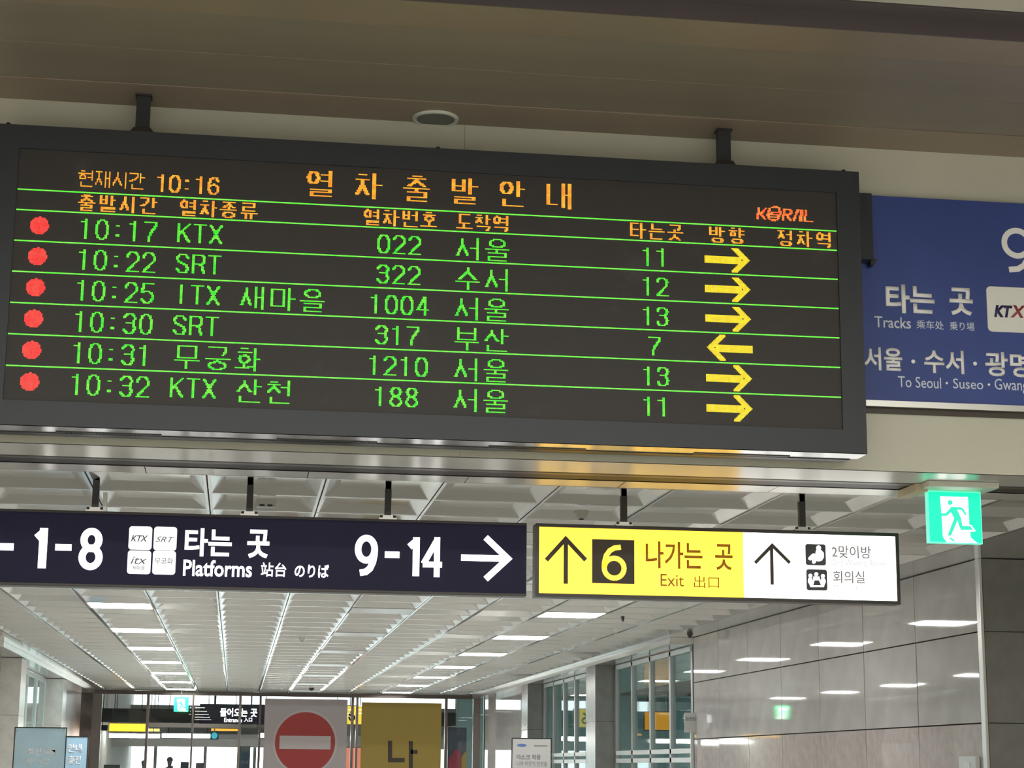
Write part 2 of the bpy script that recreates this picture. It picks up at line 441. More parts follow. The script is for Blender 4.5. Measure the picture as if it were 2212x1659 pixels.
# ------------------------------------------------------------------ corridor ceiling: embossed panels
ceil = sroot('ceiling', (1.3, 30, ZC))
PX, PY = .787, .845
GX, GY = -.26, 12.21
def tile_mesh():
    bm = bmesh.new()
    hx, hy = PX/2-.005, PY/2-.003
    rim, sx, sy2, d = .020, .095, .105, .056
    L = [(hx, hy, 0), (hx-rim, hy-rim, 0), (hx-rim-sx, hy-rim-sy2, d)]
    R_ = []
    for a, b_, z in L:
        R_.append([bm.verts.new(p) for p in ((-a, -b_, z), (a, -b_, z), (a, b_, z), (-a, b_, z))])
    up_ = [bm.verts.new(p) for p in ((-hx, -hy, .02), (hx, -hy, .02), (hx, hy, .02), (-hx, hy, .02))]
    for i in range(4):
        j = (i+1) % 4
        bm.faces.new((up_[i], up_[j], R_[0][j], R_[0][i]))
        for k_ in range(2): bm.faces.new((R_[k_][i], R_[k_][j], R_[k_+1][j], R_[k_+1][i]))
    bm.faces.new(R_[2])
    bmesh.ops.recalc_face_normals(bm, faces=bm.faces)
    # make normals look down
    for f in bm.faces:
        f.normal_update()
    me = bpy.data.meshes.new('ceiling_panel'); bm.to_mesh(me); bm.free(); me.materials.append(m_tile); return me
TM = tile_mesh()
cols = list(range(-4, 8)); rows = list(range(0, 44))
lampcols = {-2: 'left', 5: 'right'}; deadcol = 2
lamprows = [7+5*k_ for k_ in range(8)]          # first pair hidden above the signs
count = 0; far = bmesh.new()
for r_ in rows:
    for c_ in cols:
        xc, yc = GX+PX*(c_+.5), GY+PY*(r_+.5)
        if (c_ in lampcols or c_ == deadcol) and r_ in lamprows: continue
        rx, ry = random.gauss(0, .0022), random.gauss(0, .0022)
        if count < 290:
            o = link('ceiling_panel', TM, None, ceil, (xc, yc, ZC)); o.rotation_euler = (rx, ry, 0); count += 1
        else:
            tmp = bmesh.new(); tmp.from_mesh(TM)
            tmp.transform(Matrix.Translation((xc, yc, ZC)) @ Matrix.Rotation(rx, 4, 'X') @ Matrix.Rotation(ry, 4, 'Y'))
            me = bpy.data.meshes.new('t'); tmp.to_mesh(me); tmp.free(); far.from_mesh(me); bpy.data.meshes.remove(me)
o = link('far_ceiling_panels', fin(far, 'far_ceiling_panels'), m_tile, ceil); o['kind'] = 'stuff'
XL, XR = GX+PX*-4, GX+PX*8                      # grid edges
YE = GY+PY*44
# T bars between the columns
for c_ in range(-4, 9):
    x = GX+PX*c_
    box('grid_bar', x-.006, x+.006, 12.21, YE, ZC+.006, ZC+.03, m_joint, ceil)
box('ceiling_core', -9, 13, 11.46, 50, ZC+.075, ZC+.16, m_joint, ceil)
# side borders, a little lower beside the windows
def border(x0, x1, z):
    y = 12.21
    while y < YE-.1:
        y1 = min(YE, y+1.69)
        box('border_panel', x0, x1, y+.002, y1-.002, z, z+.02, m_tile, ceil); y = y1
border(XR+.006, 6.52, ZC); border(-4.2, XL-.006, ZC)
border(6.525, 9.6, ZC+.001)
box('edge_beam', 6.15, 6.62, 26.3, 49.3, ZC-.10, ZC-.002, m_tile, ceil)
box('edge_beam', -4.2, -3.66, 30, 49.3, ZC-.09, ZC-.002, m_tile, ceil)

# ceiling lamps
ordn = ['first', 'second', 'third', 'fourth', 'fifth', 'sixth', 'seventh', 'eighth']
def lamp(c_, r_, label, lit, group):
    xc, yc = GX+PX*(c_+.5), GY+PY*(r_+.5)
    t = thing('ceiling_light', label, 'light', (xc, yc, ZC), group)
    fx0, fx1, fy0, fy1, w = xc-PX/2+.006, xc+PX/2-.006, yc-PY/2+.02, yc+PY/2-.02, .022
    boxes('lamp_frame', [(fx0, fx0+w, fy0, fy1, ZC-.006, ZC+.03), (fx1-w, fx1, fy0, fy1, ZC-.006, ZC+.03), (fx0+w, fx1-w, fy0, fy0+w, ZC-.006, ZC+.03), (fx0+w, fx1-w, fy1-w, fy1, ZC-.006, ZC+.03)], m_white if lit else m_alu, t)
    bm = bmesh.new()
    P = rrect(-PX/2+.03, PX/2-.03, -PY/2+.044, PY/2-.044, .05)
    f = bm.faces.new([bm.verts.new((p[0], p[1], 0)) for p in P]); 
    r2 = bmesh.ops.extrude_face_region(bm, geom=[f])
    for g in r2['geom']:
        if isinstance(g, bmesh.types.BMVert): g.co.z = -.012
    bmesh.ops.recalc_face_normals(bm, faces=bm.faces)
    link('diffuser', fin(bm, 'diffuser'), m_lamp if lit else m_dead, t, (xc, yc, ZC+.008))
for c_, side in lampcols.items():
    for k_, r_ in enumerate(lamprows):
        if r_ > 43: continue
        if k_ == 0: lab = 'lit ceiling panel lamp in the %s row, just behind the hanging signs' % side
        else: lab = 'lit ceiling panel lamp, %s below the hanging signs in the %s row of lamps' % (ordn[k_-1], side)
        lamp(c_, r_, lab, True, 'lit lamps of the %s row' % side)
for k_, r_ in enumerate(lamprows):
    if r_ > 43: continue
    lab = 'unlit pale ceiling panel lamp in the middle row, ' + ('behind the navy sign' if k_ == 0 else '%s below the navy sign' % ordn[k_-1])
    lamp(deadcol, r_, lab, False, 'unlit lamps of the middle row')

# ------------------------------------------------------------------ corridor walls
def stone_wall(name, X, ys_, zs_, side, mats):
    root = sroot(name, (X, (ys_[0]+ys_[-1])/2, 0))
    for i in range(len(ys_)-1):
        for j in range(len(zs_)-1):
            g = .006
            bm = bmesh.new(); w = ys_[i+1]-ys_[i]-2*g; h = zs_[j+1]-zs_[j]-2*g
            add_box(bm, -.015, .015, -w/2, w/2, -h/2, h/2)
            o = link('stone_panel', fin(bm, 'stone_panel', .002), mats(j), root, (X+side*.015, (ys_[i]+ys_[i+1])/2, (zs_[j]+zs_[j+1])/2))
            o.rotation_euler = (0, random.gauss(0, .0010), random.gauss(0, .0014))
    box('wall_core', X+side*.03, X+side*.25, ys_[0], ys_[-1], 0, zs_[-1], m_joint, root)
    return root
ysr = [15.78, 17.33, 18.87, 20.41, 21.91, 23.40, 24.90, 26.3]
zsr = [0, .98, 1.82, 2.62, ZC-.002]
stone_wall('wall_right', 6.5, ysr, zsr, 1, lambda j: m_stonep if j < 2 else m_stone)
# end face of that wall, turned to the viewer
wr = sroot('wall_right', (7.5, 15.7, 0))
for x0, x1 in ((6.53, 6.97), (6.975, 8.2), (8.205, 9.6)):
    for z0, z1 in zip(zsr[:-1], zsr[1:]):
        box('stone_panel', x0+.002, x1-.002, 15.70, 15.73, z0+.003, z1-.003, m_pillar, wr, .002)
box('wall_core', 6.54, 9.6, 15.735, 16.2, 0, ZC, m_joint, wr)
struct(box('trim_3', 6.495, 6.525, 15.69, 15.775, 0, ZC, m_alu, None, .004))
struct(box('wall_right', 9.6, 9.8, YH+.2, 16, 0, ZC, m_hallw))
# left wall up to its windows
stone_wall('wall_left', -4.05, [12.2+1.6*i for i in range(14)], zsr, -1, lambda j: m_stone)
def pillar(name, x0, x1, y0, y1, label, mt):
    t = sroot(name, ((x0+x1)/2, (y0+y1)/2, 0))
    zz = [0, 1.0, 2.2, ZC-.10]
    for a, b_ in zip(zz[:-1], zz[1:]):
        box('stone_block', x0, x1, y0, y1, a+.002, b_-.002, mt, t, .004)
    return t
pillar('wall_right', 6.17, 6.62, 32.1, 32.95, '', m_pillar)
pillar('wall_right', 6.17, 6.62, 39.8, 40.65, '', m_pillar)
pillar('wall_left', -4.2, -3.7, 32.97, 33.8, '', m_pillar2)
pillar('wall_left', -4.2, -3.7, 40.95, 41.8, '', m_pillar2)
wn = [0]
def window(X, y0, y1, n, fm, gm, zt=1.77+CZ, zb=1.62, side=1, lower=True):
    wn[0] += 1
    t = sroot('window_%d' % wn[0], (X, (y0+y1)/2, zb))
    w = .10
    st = (y1-y0)/n
    L = []
    for i in range(n+1):
        yy = y0+st*i
        box('mullion', X-.02, X+.05, yy-w/2, yy+w/2, .3, zt, fm, t)
    for z in (zt-.05, zb+.04, zb-.09, .35):
        box('transom', X-.02, X+.06, y0, y1, z-.035, z+.035, m_wframe, t)
    for i in range(n):
        box('pane', X+.02, X+.028, y0+st*i+w/2, y0+st*(i+1)-w/2, zb+.075, zt-.085, gm, t)
        box('pane', X+.02, X+.028, y0+st*i+w/2, y0+st*(i+1)-w/2, .385, zb-.125, gm, t)
    box('sill_wall', X-.02, X+.12, y0, y1, 0, .31, m_pillar2, t)
window(6.52, 26.42, 32.0, 4, m_gframe, m_gteal)
window(6.52, 34.7, 39.7, 4, m_gframe, m_gteal)
window(-4.1, 33.9, 40.85, 4, m_wframe, m_gteal, side=-1)
struct(box('wall_right', 6.5, 6.7, 40.66, 49.3, 0, ZC, m_stone))
struct(box('wall_left', -4.2, -4.0, 41.81, 49.3, 0, ZC, m_mframe))

# room seen through the right hand windows
struct(box('wall_right', 13.4, 13.6, 16, 60, 0, 4.2, m_tealw))
struct(box('wall_front', 6.75, 13.4, 58, 58.2, 0, 4.2, m_tealw))
struct(box('ceiling', 6.75, 13.4, 26.5, 58, 3.9, 4.0, m_tealw))
for i, (x, y, lab) in enumerate(((8.0, 36, 'nearest'), (8.6, 42, 'second'), (9.2, 48, 'third'), (9.9, 54, 'farthest'))):
    t = thing('ceiling_light', 'round ended white lamp seen through the side windows, %s of the row' % lab, 'light', (x, y, 3.85), 'lamps behind the side windows')
    box('lamp_housing', x-.55, x+.55, y-.12, y+.12, 3.60, 3.66, m_white, t, .01)
    box('tube', x-.5, x+.5, y-.08, y+.08, 3.575, 3.60, m_lamp, t, .01)
    box('rod', x-.01, x+.01, y-.01, y+.01, 3.66, 3.9, m_alu, t)
def lit_panel(name, px0, py0, px1, py1, D, mt, label, cat, rimm=m_sblack, depth=.12, parent=None, rim=.02):
    A, B = at(px0, py1, D), at(px1, py0, D)
    t = thing(name, label, cat, ((A.x+B.x)/2, D+depth/2, A.z))
    boxes('case', [(A.x, B.x, D+.01, D+depth, A.z, B.z)], rimm, t)
    box('face', A.x+rim, B.x-rim, D, D+.01, A.z+rim, B.z-rim, mt, t)
    return t, A, B
def ceiling_rods(t, xs_, y, z0, z1, r=.012):
    for x in xs_: box('rod', x-r, x+r, y-r, y+r, z0, z1, m_black, t)
t, A, B = lit_panel('wayfinding_sign', 1391, 1537, 1452, 1578, 47, m_orange, 'orange lit sign seen through the side windows behind the stone pillar', 'sign')
ceiling_rods(t, (A.x+.1, B.x-.1), 47.06, B.z, 3.9)

# ------------------------------------------------------------------ glazed door wall at the corridor's end
YD = 49.4
dw = sroot('door_1', (1.3, YD, 0))
def vbar(px, w, z0=0, z1=ZC, mt=None, dpt=.12):
    X = at(px, 1600, YD).x
    return box('door_post', X-w/2, X+w/2, YD-.02, YD+dpt, z0, z1, mt or m_dframe, dw)
for px, w, mt in ((206, .24, m_mframe), (316, .07, m_dframe), (414, .05, m_dframe), (516, .07, m_mframe), (560, .06, m_dframe), (760, .07, m_dframe), (770, .06, m_dframe), (963, .07, m_dframe), (1029, .19, m_mframe), (1046, .035, m_dframe)):
    vbar(px, w, mt=mt)
xl, xr = -4.0, 6.5
box('door_head', xl, xr, YD-.03, YD+.14, ZC-.10, ZC, m_dframe, dw)
zt2 = at(400, 1567, YD).z
box('door_transom', at(316, 1567, YD).x, at(514, 1567, YD).x, YD-.01, YD+.10, zt2-.05, zt2+.05, m_mframe, dw)
pxs = [206, 316, 414, 516, 560, 765, 963, 1029, 1141]
for a, b_ in zip(pxs[:-1], pxs[1:]):
    X0, X1 = at(a, 1600, YD).x+.05, at(b_, 1600, YD).x-.05
    box('pane', X0, X1, YD+.04, YD+.05, .02, ZC-.10, m_glass, dw)
box('pane', xl, at(206, 1600, YD).x-.12, YD+.04, YD+.05, .02, ZC-.10, m_gbrown, dw)

# ------------------------------------------------------------------ hall beyond the doors
ZB = 4.75
struct(box('wall_left', -4.4, -4.2, 49.5, 78, 0, ZB, m_hallw))
struct(box('wall_right', 14, 14.2, 58.3, 78, 0, ZB, m_hallw))
struct(box('ceiling', -9, 14, 49.6, 78, ZB, ZB+.1, m_greyb))
struct(box('wall_front', -9, 14, 49.3, 49.5, ZC+.17, ZB, m_hallw))
# bulkhead beams
struct(box('trim_4', -9, 14, 58.4, 58.8, at(300, 1561, 58.6).z, at(300, 1531, 58.6).z, m_dark))
struct(box('trim_5', -9, 14, 66, 66.4, at(300, 1612, 66).z, at(300, 1584, 66).z, m_greyb))
# glazed facade
fa = sroot('window_9', (2.5, 76, 0))
ztop = at(300, 1612, 76).z
for i in range(12):
    x0 = -9+i*1.95
    box('mullion', x0-.06, x0+.06, 75.9, 76.1, 0, ztop, m_gframe, fa)
    box('pane', x0+.06, x0+1.89, 76, 76.01, .1, ztop-.02, m_glass, fa)
    box('pane', x0+.06, x0+1.89, 76, 76.01, 3.75, ZB-.05, m_glass, fa)
box('spandrel', -9, 14.4, 75.9, 76.1, ztop, 3.72, m_greyb, fa)
struct(box('floor', -60, 60, 80, 200, -.3, -.12, m_hallw))

# far objects
for i, (a, b_) in enumerate(((236, 345), (350, 462), (560, 740), (970, 1140))):
    A, B = at(a, 1593, 62), at(b_, 1586, 62)
    t = thing('strip_light', ['long white strip lamp beyond the doors, far left, under the yellow sign', 'white strip lamp beyond the doors, below the green exit sign', 'white strip lamp beyond the doors, behind the no entry panel', 'white strip lamp beyond the doors, right of the mustard panel'][i], 'light', ((A.x+B.x)/2, 62, B.z), 'strip lamps in the far hall')
    box('tube', A.x, B.x, 61.95, 62.05, A.z, B.z, m_lamp, t, .01)
    box('housing', A.x, B.x, 61.93, 62.07, B.z, B.z+.03, m_white, t)
    ceiling_rods(t, (A.x+.2, B.x-.2), 62, B.z+.03, ZB)
t, A, B = lit_panel('wayfinding_sign', 234, 1562, 316, 1581, 57, m_ylit, 'long plain yellow lit sign beyond the doors, far left under the dark beam', 'sign')
ceiling_rods(t, (A.x+.15, B.x-.15), 57.06, B.z, ZB)
t, A, B = lit_panel('wayfinding_sign', 318, 1573, 346, 1581, 63, m_ylit, 'small yellow lit sign beyond the doors, right of the long plain yellow one', 'sign')
ceiling_rods(t, (A.x+.1, B.x-.1), 63.06, B.z, ZB)
t, A, B = lit_panel('wayfinding_sign', 217, 1566, 233, 1578, 57.2, m_navy, 'small navy sign beyond the doors, left of the long plain yellow sign', 'sign')
ceiling_rods(t, (A.x+.05,), 57.26, B.z, ZB)
t, A, B = lit_panel('wayfinding_sign', 455, 1573, 515, 1580, 64, m_orange, 'thin amber lit sign beyond the doors below the navy entrance sign', 'sign')
ceiling_rods(t, (A.x+.1, B.x-.1), 64.06, B.z, ZB)
t, A, B = lit_panel('entrance_sign', 430, 1522, 575, 1564, 52, m_navy, 'navy entrance sign with white Korean lettering hanging beyond the glass doors', 'sign', m_navy)
ceiling_rods(t, (A.x+.4, B.x-.4), 52.06, B.z, ZB, .02)
text('들어오는', (475, 1548), (535, 1530), 52, m_wlit, t, off=.03)
text('곳', (541, 1549), (556, 1531), 52, m_wlit, t, off=.03)
text('Entrance', (484, 1560), (523, 1551), 52, m_wlit, t, off=.02)
text('入口', (527, 1559), (545, 1550), 52, m_wlit, t, off=.02)
t, A, B = lit_panel('poster_board', 515, 1612, 541, 1700, 56, m_posterb, 'steel blue poster panel beyond the doors below the navy entrance sign', 'poster')
text('안내', (521, 1650), (535, 1643), 56, m_printl, t)
boxes('leg', [(A.x, A.x+.04, 56.02, 56.08, 0, A.z), (B.x-.04, B.x, 56.02, 56.08, 0, A.z)], m_gframe, t)
# cyan round sign
A = at(463, 1589, 55)
t = thing('round_sign', 'small cyan round sign on a square plate beyond the glass doors', 'sign', A)
box('plate', A.x-.12, A.x+.12, A.y, A.y+.05, A.z-.12, A.z+.12, m_posterb, t)
cyl('disc', (A.x, A.y-.01, A.z), .09, .02, 'Y', m_cyan, t)
box('rod', A.x-.02, A.x+.02, A.y+.01, A.y+.04, A.z+.12, ZB, m_alu, t)
# signs glimpsed between the two free-standing panels and right of them
t, A, B = lit_panel('wayfinding_sign', 748, 1524, 786, 1566, 53, m_ylit6, 'yellow lit exit sign glimpsed between the no entry panel and the mustard panel', 'sign')
text('6', (752, 1558), (768, 1532), 53, m_dbrown, t, off=.01)
ceiling_rods(t, (A.x+.1, B.x-.1), 53.06, B.z, ZB)
t, A, B = lit_panel('shop_sign', 745, 1614, 790, 1690, 60, mat('coral_lit', (.5, .1, .05), .5, emit=(1, .30, .18), strength=.7), 'coral lit shop panel glimpsed between the no entry and mustard panels', 'panel')
boxes('leg', [(A.x, A.x+.05, 60.02, 60.1, 0, A.z), (B.x-.05, B.x, 60.02, 60.1, 0, A.z)], m_gframe, t)
t, A, B = lit_panel('poster_board', 966, 1572, 1008, 1700, 54, mat('slate_poster', (.09, .10, .13), .5), 'slate poster panel with red and yellow figures beyond the doors, right of the mustard panel', 'poster')
prism('printed_figure', pts_at([(968, 1640), (985, 1618), (996, 1625), (997, 1690), (968, 1690)], 54), 53.98, 53.995, mat('crimson_print', (.45, .05, .09), .5), t)
prism('printed_figure', pts_at([(997, 1635), (1007, 1622), (1007, 1658), (997, 1660)], 54), 53.98, 53.995, mat('amber_print', (.6, .35, .05), .5), t)
boxes('leg', [(A.x, A.x+.05, 54.02, 54.1, 0, A.z), (B.x-.05, B.x, 54.02, 54.1, 0, A.z)], m_gframe, t)
for i, (a, b_, y0, mt, lab) in enumerate(((388, 408, 1646, mat('olive_navy_print', (.10, .13, .16), .5), 'small dark poster stand beyond the doors right of the person holding a phone'), (421, 441, 1648, mat('violet_print', (.13, .09, .22), .5), 'small violet poster stand beyond the doors, further right of the people'), (222, 260, 1652, mat('grey_teal_print', (.12, .17, .17), .5), 'low grey teal counter panel beyond the doors at the far left'))):
    t, A, B = lit_panel('poster_stand', a, y0, b_, 1700, 58+i*.5, mt, lab, 'poster')
    boxes('leg', [(A.x, A.x+.04, A.y+.02, A.y+.08, 0, A.z), (B.x-.04, B.x, A.y+.02, A.y+.08, 0, A.z)], m_gframe, t)

# two people far off, mostly in silhouette
def person(x, y, h, label, phone):
    t = thing('person', label, 'person', (x, y, 0))
    V = {}; E = []; Rr = {}
    def v(n, p, r): V[n] = (len(V), p); Rr[n] = r
    s = h/1.75
    v('pel', (0, 0, .95), .13); v('waist', (0, 0, 1.10), .12); v('chest', (0, 0, 1.32), .15); v('neckb', (0, .0, 1.46), .065); v('neck', (0, -.01, 1.53), .055)
    v('h1', (0, -.02, 1.62), .085); v('h2', (0, -.015, 1.69), .075)
    for sd, a in ((-1, 'l'), (1, 'r')):
        v(a+'sh', (sd*.18, 0, 1.40), .065); v(a+'el', (sd*.24, -.03, 1.12), .045)
        if phone and sd > 0: v(a+'wr', (sd*.12, -.25, 1.22), .03); v(a+'ha', (sd*.08, -.30, 1.26), .035)
        else: v(a+'wr', (sd*.25, -.09, .87), .03); v(a+'ha', (sd*.25, -.11, .79), .035)
        v(a+'hip', (sd*.09, 0, .86), .095); v(a+'kn', (sd*.10, -.03, .48), .065); v(a+'an', (sd*.10, .02, .09), .045); v(a+'to', (sd*.11, -.13, .04), .04)
    for ch in (('pel', 'waist', 'chest', 'neckb', 'neck', 'h1', 'h2'), ('chest', 'lsh', 'lel', 'lwr', 'lha'), ('chest', 'rsh', 'rel', 'rwr', 'rha'), ('pel', 'lhip', 'lkn', 'lan', 'lto'), ('pel', 'rhip', 'rkn', 'ran', 'rto')):
        for a, b_ in zip(ch[:-1], ch[1:]): E.append((V[a][0], V[b_][0]))
    me = bpy.data.meshes.new('body'); me.from_pydata([tuple(c*s for c in V[k_][1]) for k_ in V], E, [])
    o = bpy.data.objects.new('body', me); C.objects.link(o)
    md = o.modifiers.new('skin', 'SKIN')
    for k_ in V:
        sk = me.skin_vertices[0].data[V[k_][0]]; sk.radius = (Rr[k_]*s, Rr[k_]*s*(.72 if k_ in ('chest', 'waist', 'pel') else 1))
        sk.use_root = (k_ == 'pel')
    sb = o.modifiers.new('sub', 'SUBSURF'); sb.levels = 1; sb.render_levels = 2
    me.materials.append(mat('dark_clothing', (.06, .07, .09) if phone else (.10, .11, .16), .8))
    o.parent = t
    bm = bmesh.new(); bmesh.ops.create_uvsphere(bm, u_segments=14, v_segments=8, radius=.098*s)
    for q in bm.verts: q.co.y *= 1.1
    for q in [q for q in bm.verts if q.co.z < -.02 and q.co.y < .02]: q.co.y += .03; q.co.z += .02
    hr = link('hair', fin(bm, 'hair', smooth=True), mat('black_hair', (.02, .018, .018), .6), None, (0, .015, 1.685*s)); hr.parent = t
    if phone:
        ph = box('phone', .04, .11, -.34, -.33, 1.22, 1.36, m_black, None); ph.parent = t
    return t
p = at(367, 1637, 54); person(p.x, 54, p.z, 'person with dark hair in dark clothes holding up a phone beyond the glass doors', True)
p = at(311, 1644, 57); person(p.x, 57, p.z, 'person with dark hair in blue grey clothes standing behind the left door post', False)

# ------------------------------------------------------------------ the departure board
YB = 10.8; P = .00787; LX0 = -1.4085; LZT = 3.583+CZ
bx0, bx1, bz0, bz1 = at(-15, 268, YB).x, at(1855, 371, YB).x, at(1873, 980, YB).z, at(1855, 371, YB).z
sx0, sx1, sz0, sz1 = LX0-.004, LX0+640*P+.004, LZT-192*P-.012, LZT+.004
bd = thing('departure_board', 'long charcoal electronic departure board with amber and green lettering hanging before the cream header', 'display board', ((bx0+bx1)/2, YB+.15, bz0))
def taper_frame():
    bm = bmesh.new()
    add_box(bm, bx0, sx0, YB, YB+.06, bz0, bz1); add_box(bm, sx1, bx1, YB, YB+.06, bz0, bz1)
    add_box(bm, sx0, sx1, YB, YB+.06, bz0, sz0); add_box(bm, sx0, sx1, YB, YB+.06, sz1, bz1)
    return link('front_frame', fin(bm, 'front_frame'), m_house, bd)
taper_frame()
box('housing', bx0+.004, bx1-.004, YB+.061, YB+.30, bz0+.012, bz1-.004, m_house, bd)
box('screen', sx0, sx1, YB+.012, YB+.03, sz0, sz1, m_screen, bd)
box('bottom_plate', bx0+.002, bx1-.002, YB+.004, YB+.19, bz0-.004, bz0-.001, m_under, bd)
box('rear_rail', bx0+.03, bx1-.05, YB+.192, YB+.29, bz0-.010, bz0+.011, m_underd, bd)
for a, b_ in ((119, 349), (597, 815), (1056, 1266), (1499, 1705)):
    xa, xb = at(a, 950, YB+.15).x, at(b_, 950, YB+.15).x
    L = []
    n = 60
    for i in range(n):
        x = xa+(xb-xa)*i/n; L.append((x, x+(xb-xa)/n*.55, YB+.145, YB+.188, bz0-.009, bz0-.0045))
    L.append((xa, xb, YB+.140, YB+.145, bz0-.009, bz0-.0045))
    boxes('vent_grille', L, m_underd, bd)
for px in (12, 948, 1826):
    c0 = at(px, 320, YB).x
    e = cyl('eye_bolt', (c0, YB+.05, bz1+.008), .022, .03, 'Z', m_underd, bd, 16, r2=.012)
# hanger posts
for i, (px, pyb) in enumerate(((312, 213), (1558, 287))):
    c0 = atz(px, pyb, 4.03)
    x = c0.x; yy = YB+.20
    h_ = link('hanger_post', fin((lambda b_: (add_box(b_, -.042, .042, -.03, .03, 0, ZH-bz1), b_)[1])(bmesh.new()), 'hanger_post', .004), m_house, bd, (x, yy, bz1-.003))
    bm = bmesh.new()
    pr_ = [(-.105, 0), (-.105, .03), (-.08, .045), (-.05, .085), (.05, .085), (.08, .045), (.105, .03), (.105, 0)]
    a_ = [bm.verts.new((p_[0], -.045, p_[1])) for p_ in pr_]; b2 = [bm.verts.new((p_[0], .045, p_[1])) for p_ in pr_]
    bm.faces.new(a_); bm.faces.new(b2[::-1])
    for k_ in range(8): bm.faces.new((a_[k_], b2[k_], b2[(k_+1) % 8], a_[(k_+1) % 8]))
    bmesh.ops.recalc_face_normals(bm, faces=bm.faces)
    link('base_flange', fin(bm, 'base_flange', .004), m_underd, bd, (x, yy, bz1-.003))
    box('top_plate', x-.05, x+.05, yy-.045, yy+.045, ZH-.012, ZH-.001, m_underd, bd)
# wall bracket at the right-hand end, its dark box also standing for the board's shadow
A, B = at(1873, 572, 11.15), at(1858, 430, 11.15)
wb = boxes('wall_bracket', [(bx1-.06, A.x+.0, YB+.22, YH-.058, A.z, B.z)], m_house, bd)
prism('bracket_lug', [(A.x-.01, A.z+.02), (A.x+.035, A.z+.012), (A.x+.01, A.z-.03), (A.x-.01, A.z-.03)], 11.05, 11.115, m_underd, bd)

# --- dot matrix writing
HB = 0x3131+0
CH = 'ㄱㄲㄴㄷㄸㄹㅁㅂㅃㅅㅆㅇㅈㅉㅊㅋㅌㅍㅎ'
JU = 'ㅏㅐㅑㅒㅓㅔㅕㅖㅗㅘㅙㅚㅛㅜㅝㅞㅟㅠㅡㅢㅣ'
JO = ' ㄱㄲㄳㄴㄵㄶㄷㄹㄺㄻㄼㄽㄾㄿㅀㅁㅂㅄㅅㅆㅇㅈㅊㅋㅌㅍㅎ'
OC = [(.5+.5*math.cos(math.radians(a)), .5+.5*math.sin(math.radians(a))) for a in range(0, 361, 30)]
def ocy(y0, y1, x0=0.0, x1=1.0): return [(x0+(x1-x0)*p_[0], y0+(y1-y0)*p_[1]) for p_ in OC]
JAMO = {
 'ㄱ': [[(0, 0), (1, 0), (1, .5), (.85, 1)]], 'ㄱv': [[(0, 0), (1, 0), (.95, .35), (.6, .75), (0, 1)]],
 'ㄴ': [[(0, 0), (0, 1), (1, 1)]], 'ㄷ': [[(1, 0), (0, 0), (0, 1), (1, 1)]],
 'ㄹ': [[(0, 0), (1, 0), (1, .5), (0, .5), (0, 1), (1, 1)]],
 'ㅁ': [[(0, 0), (1, 0), (1, 1), (0, 1), (0, 0)]],
 'ㅂ': [[(0, 0), (0, 1), (1, 1), (1, 0)], [(0, .5), (1, .5)]],
 'ㅅ': [[(.5, 0), (.5, .3), (0, 1)], [(.5, .35), (1, 1)]],
 'ㅇ': [ocy(0, 1)],
 'ㅈ': [[(0, 0), (1, 0)], [(.5, 0), (.5, .35), (0, 1)], [(.5, .4), (1, 1)]],
 'ㅊ': [[(.3, 0), (.7, 0)], [(0, .28), (1, .28)], [(.5, .28), (.5, .5), (0, 1)], [(.5, .5), (1, 1)]],
 'ㅌ': [[(1, 0), (0, 0), (0, 1), (1, 1)], [(0, .5), (1, .5)]],
 'ㅎ': [[(.3, 0), (.7, 0)], [(0, .26), (1, .26)], ocy(.48, 1, .1, .9)],
}
def place_(js, x0, y0, x1, y1): return [[(x0+(x1-x0)*a, y0+(y1-y0)*b_) for a, b_ in pl] for pl in js]
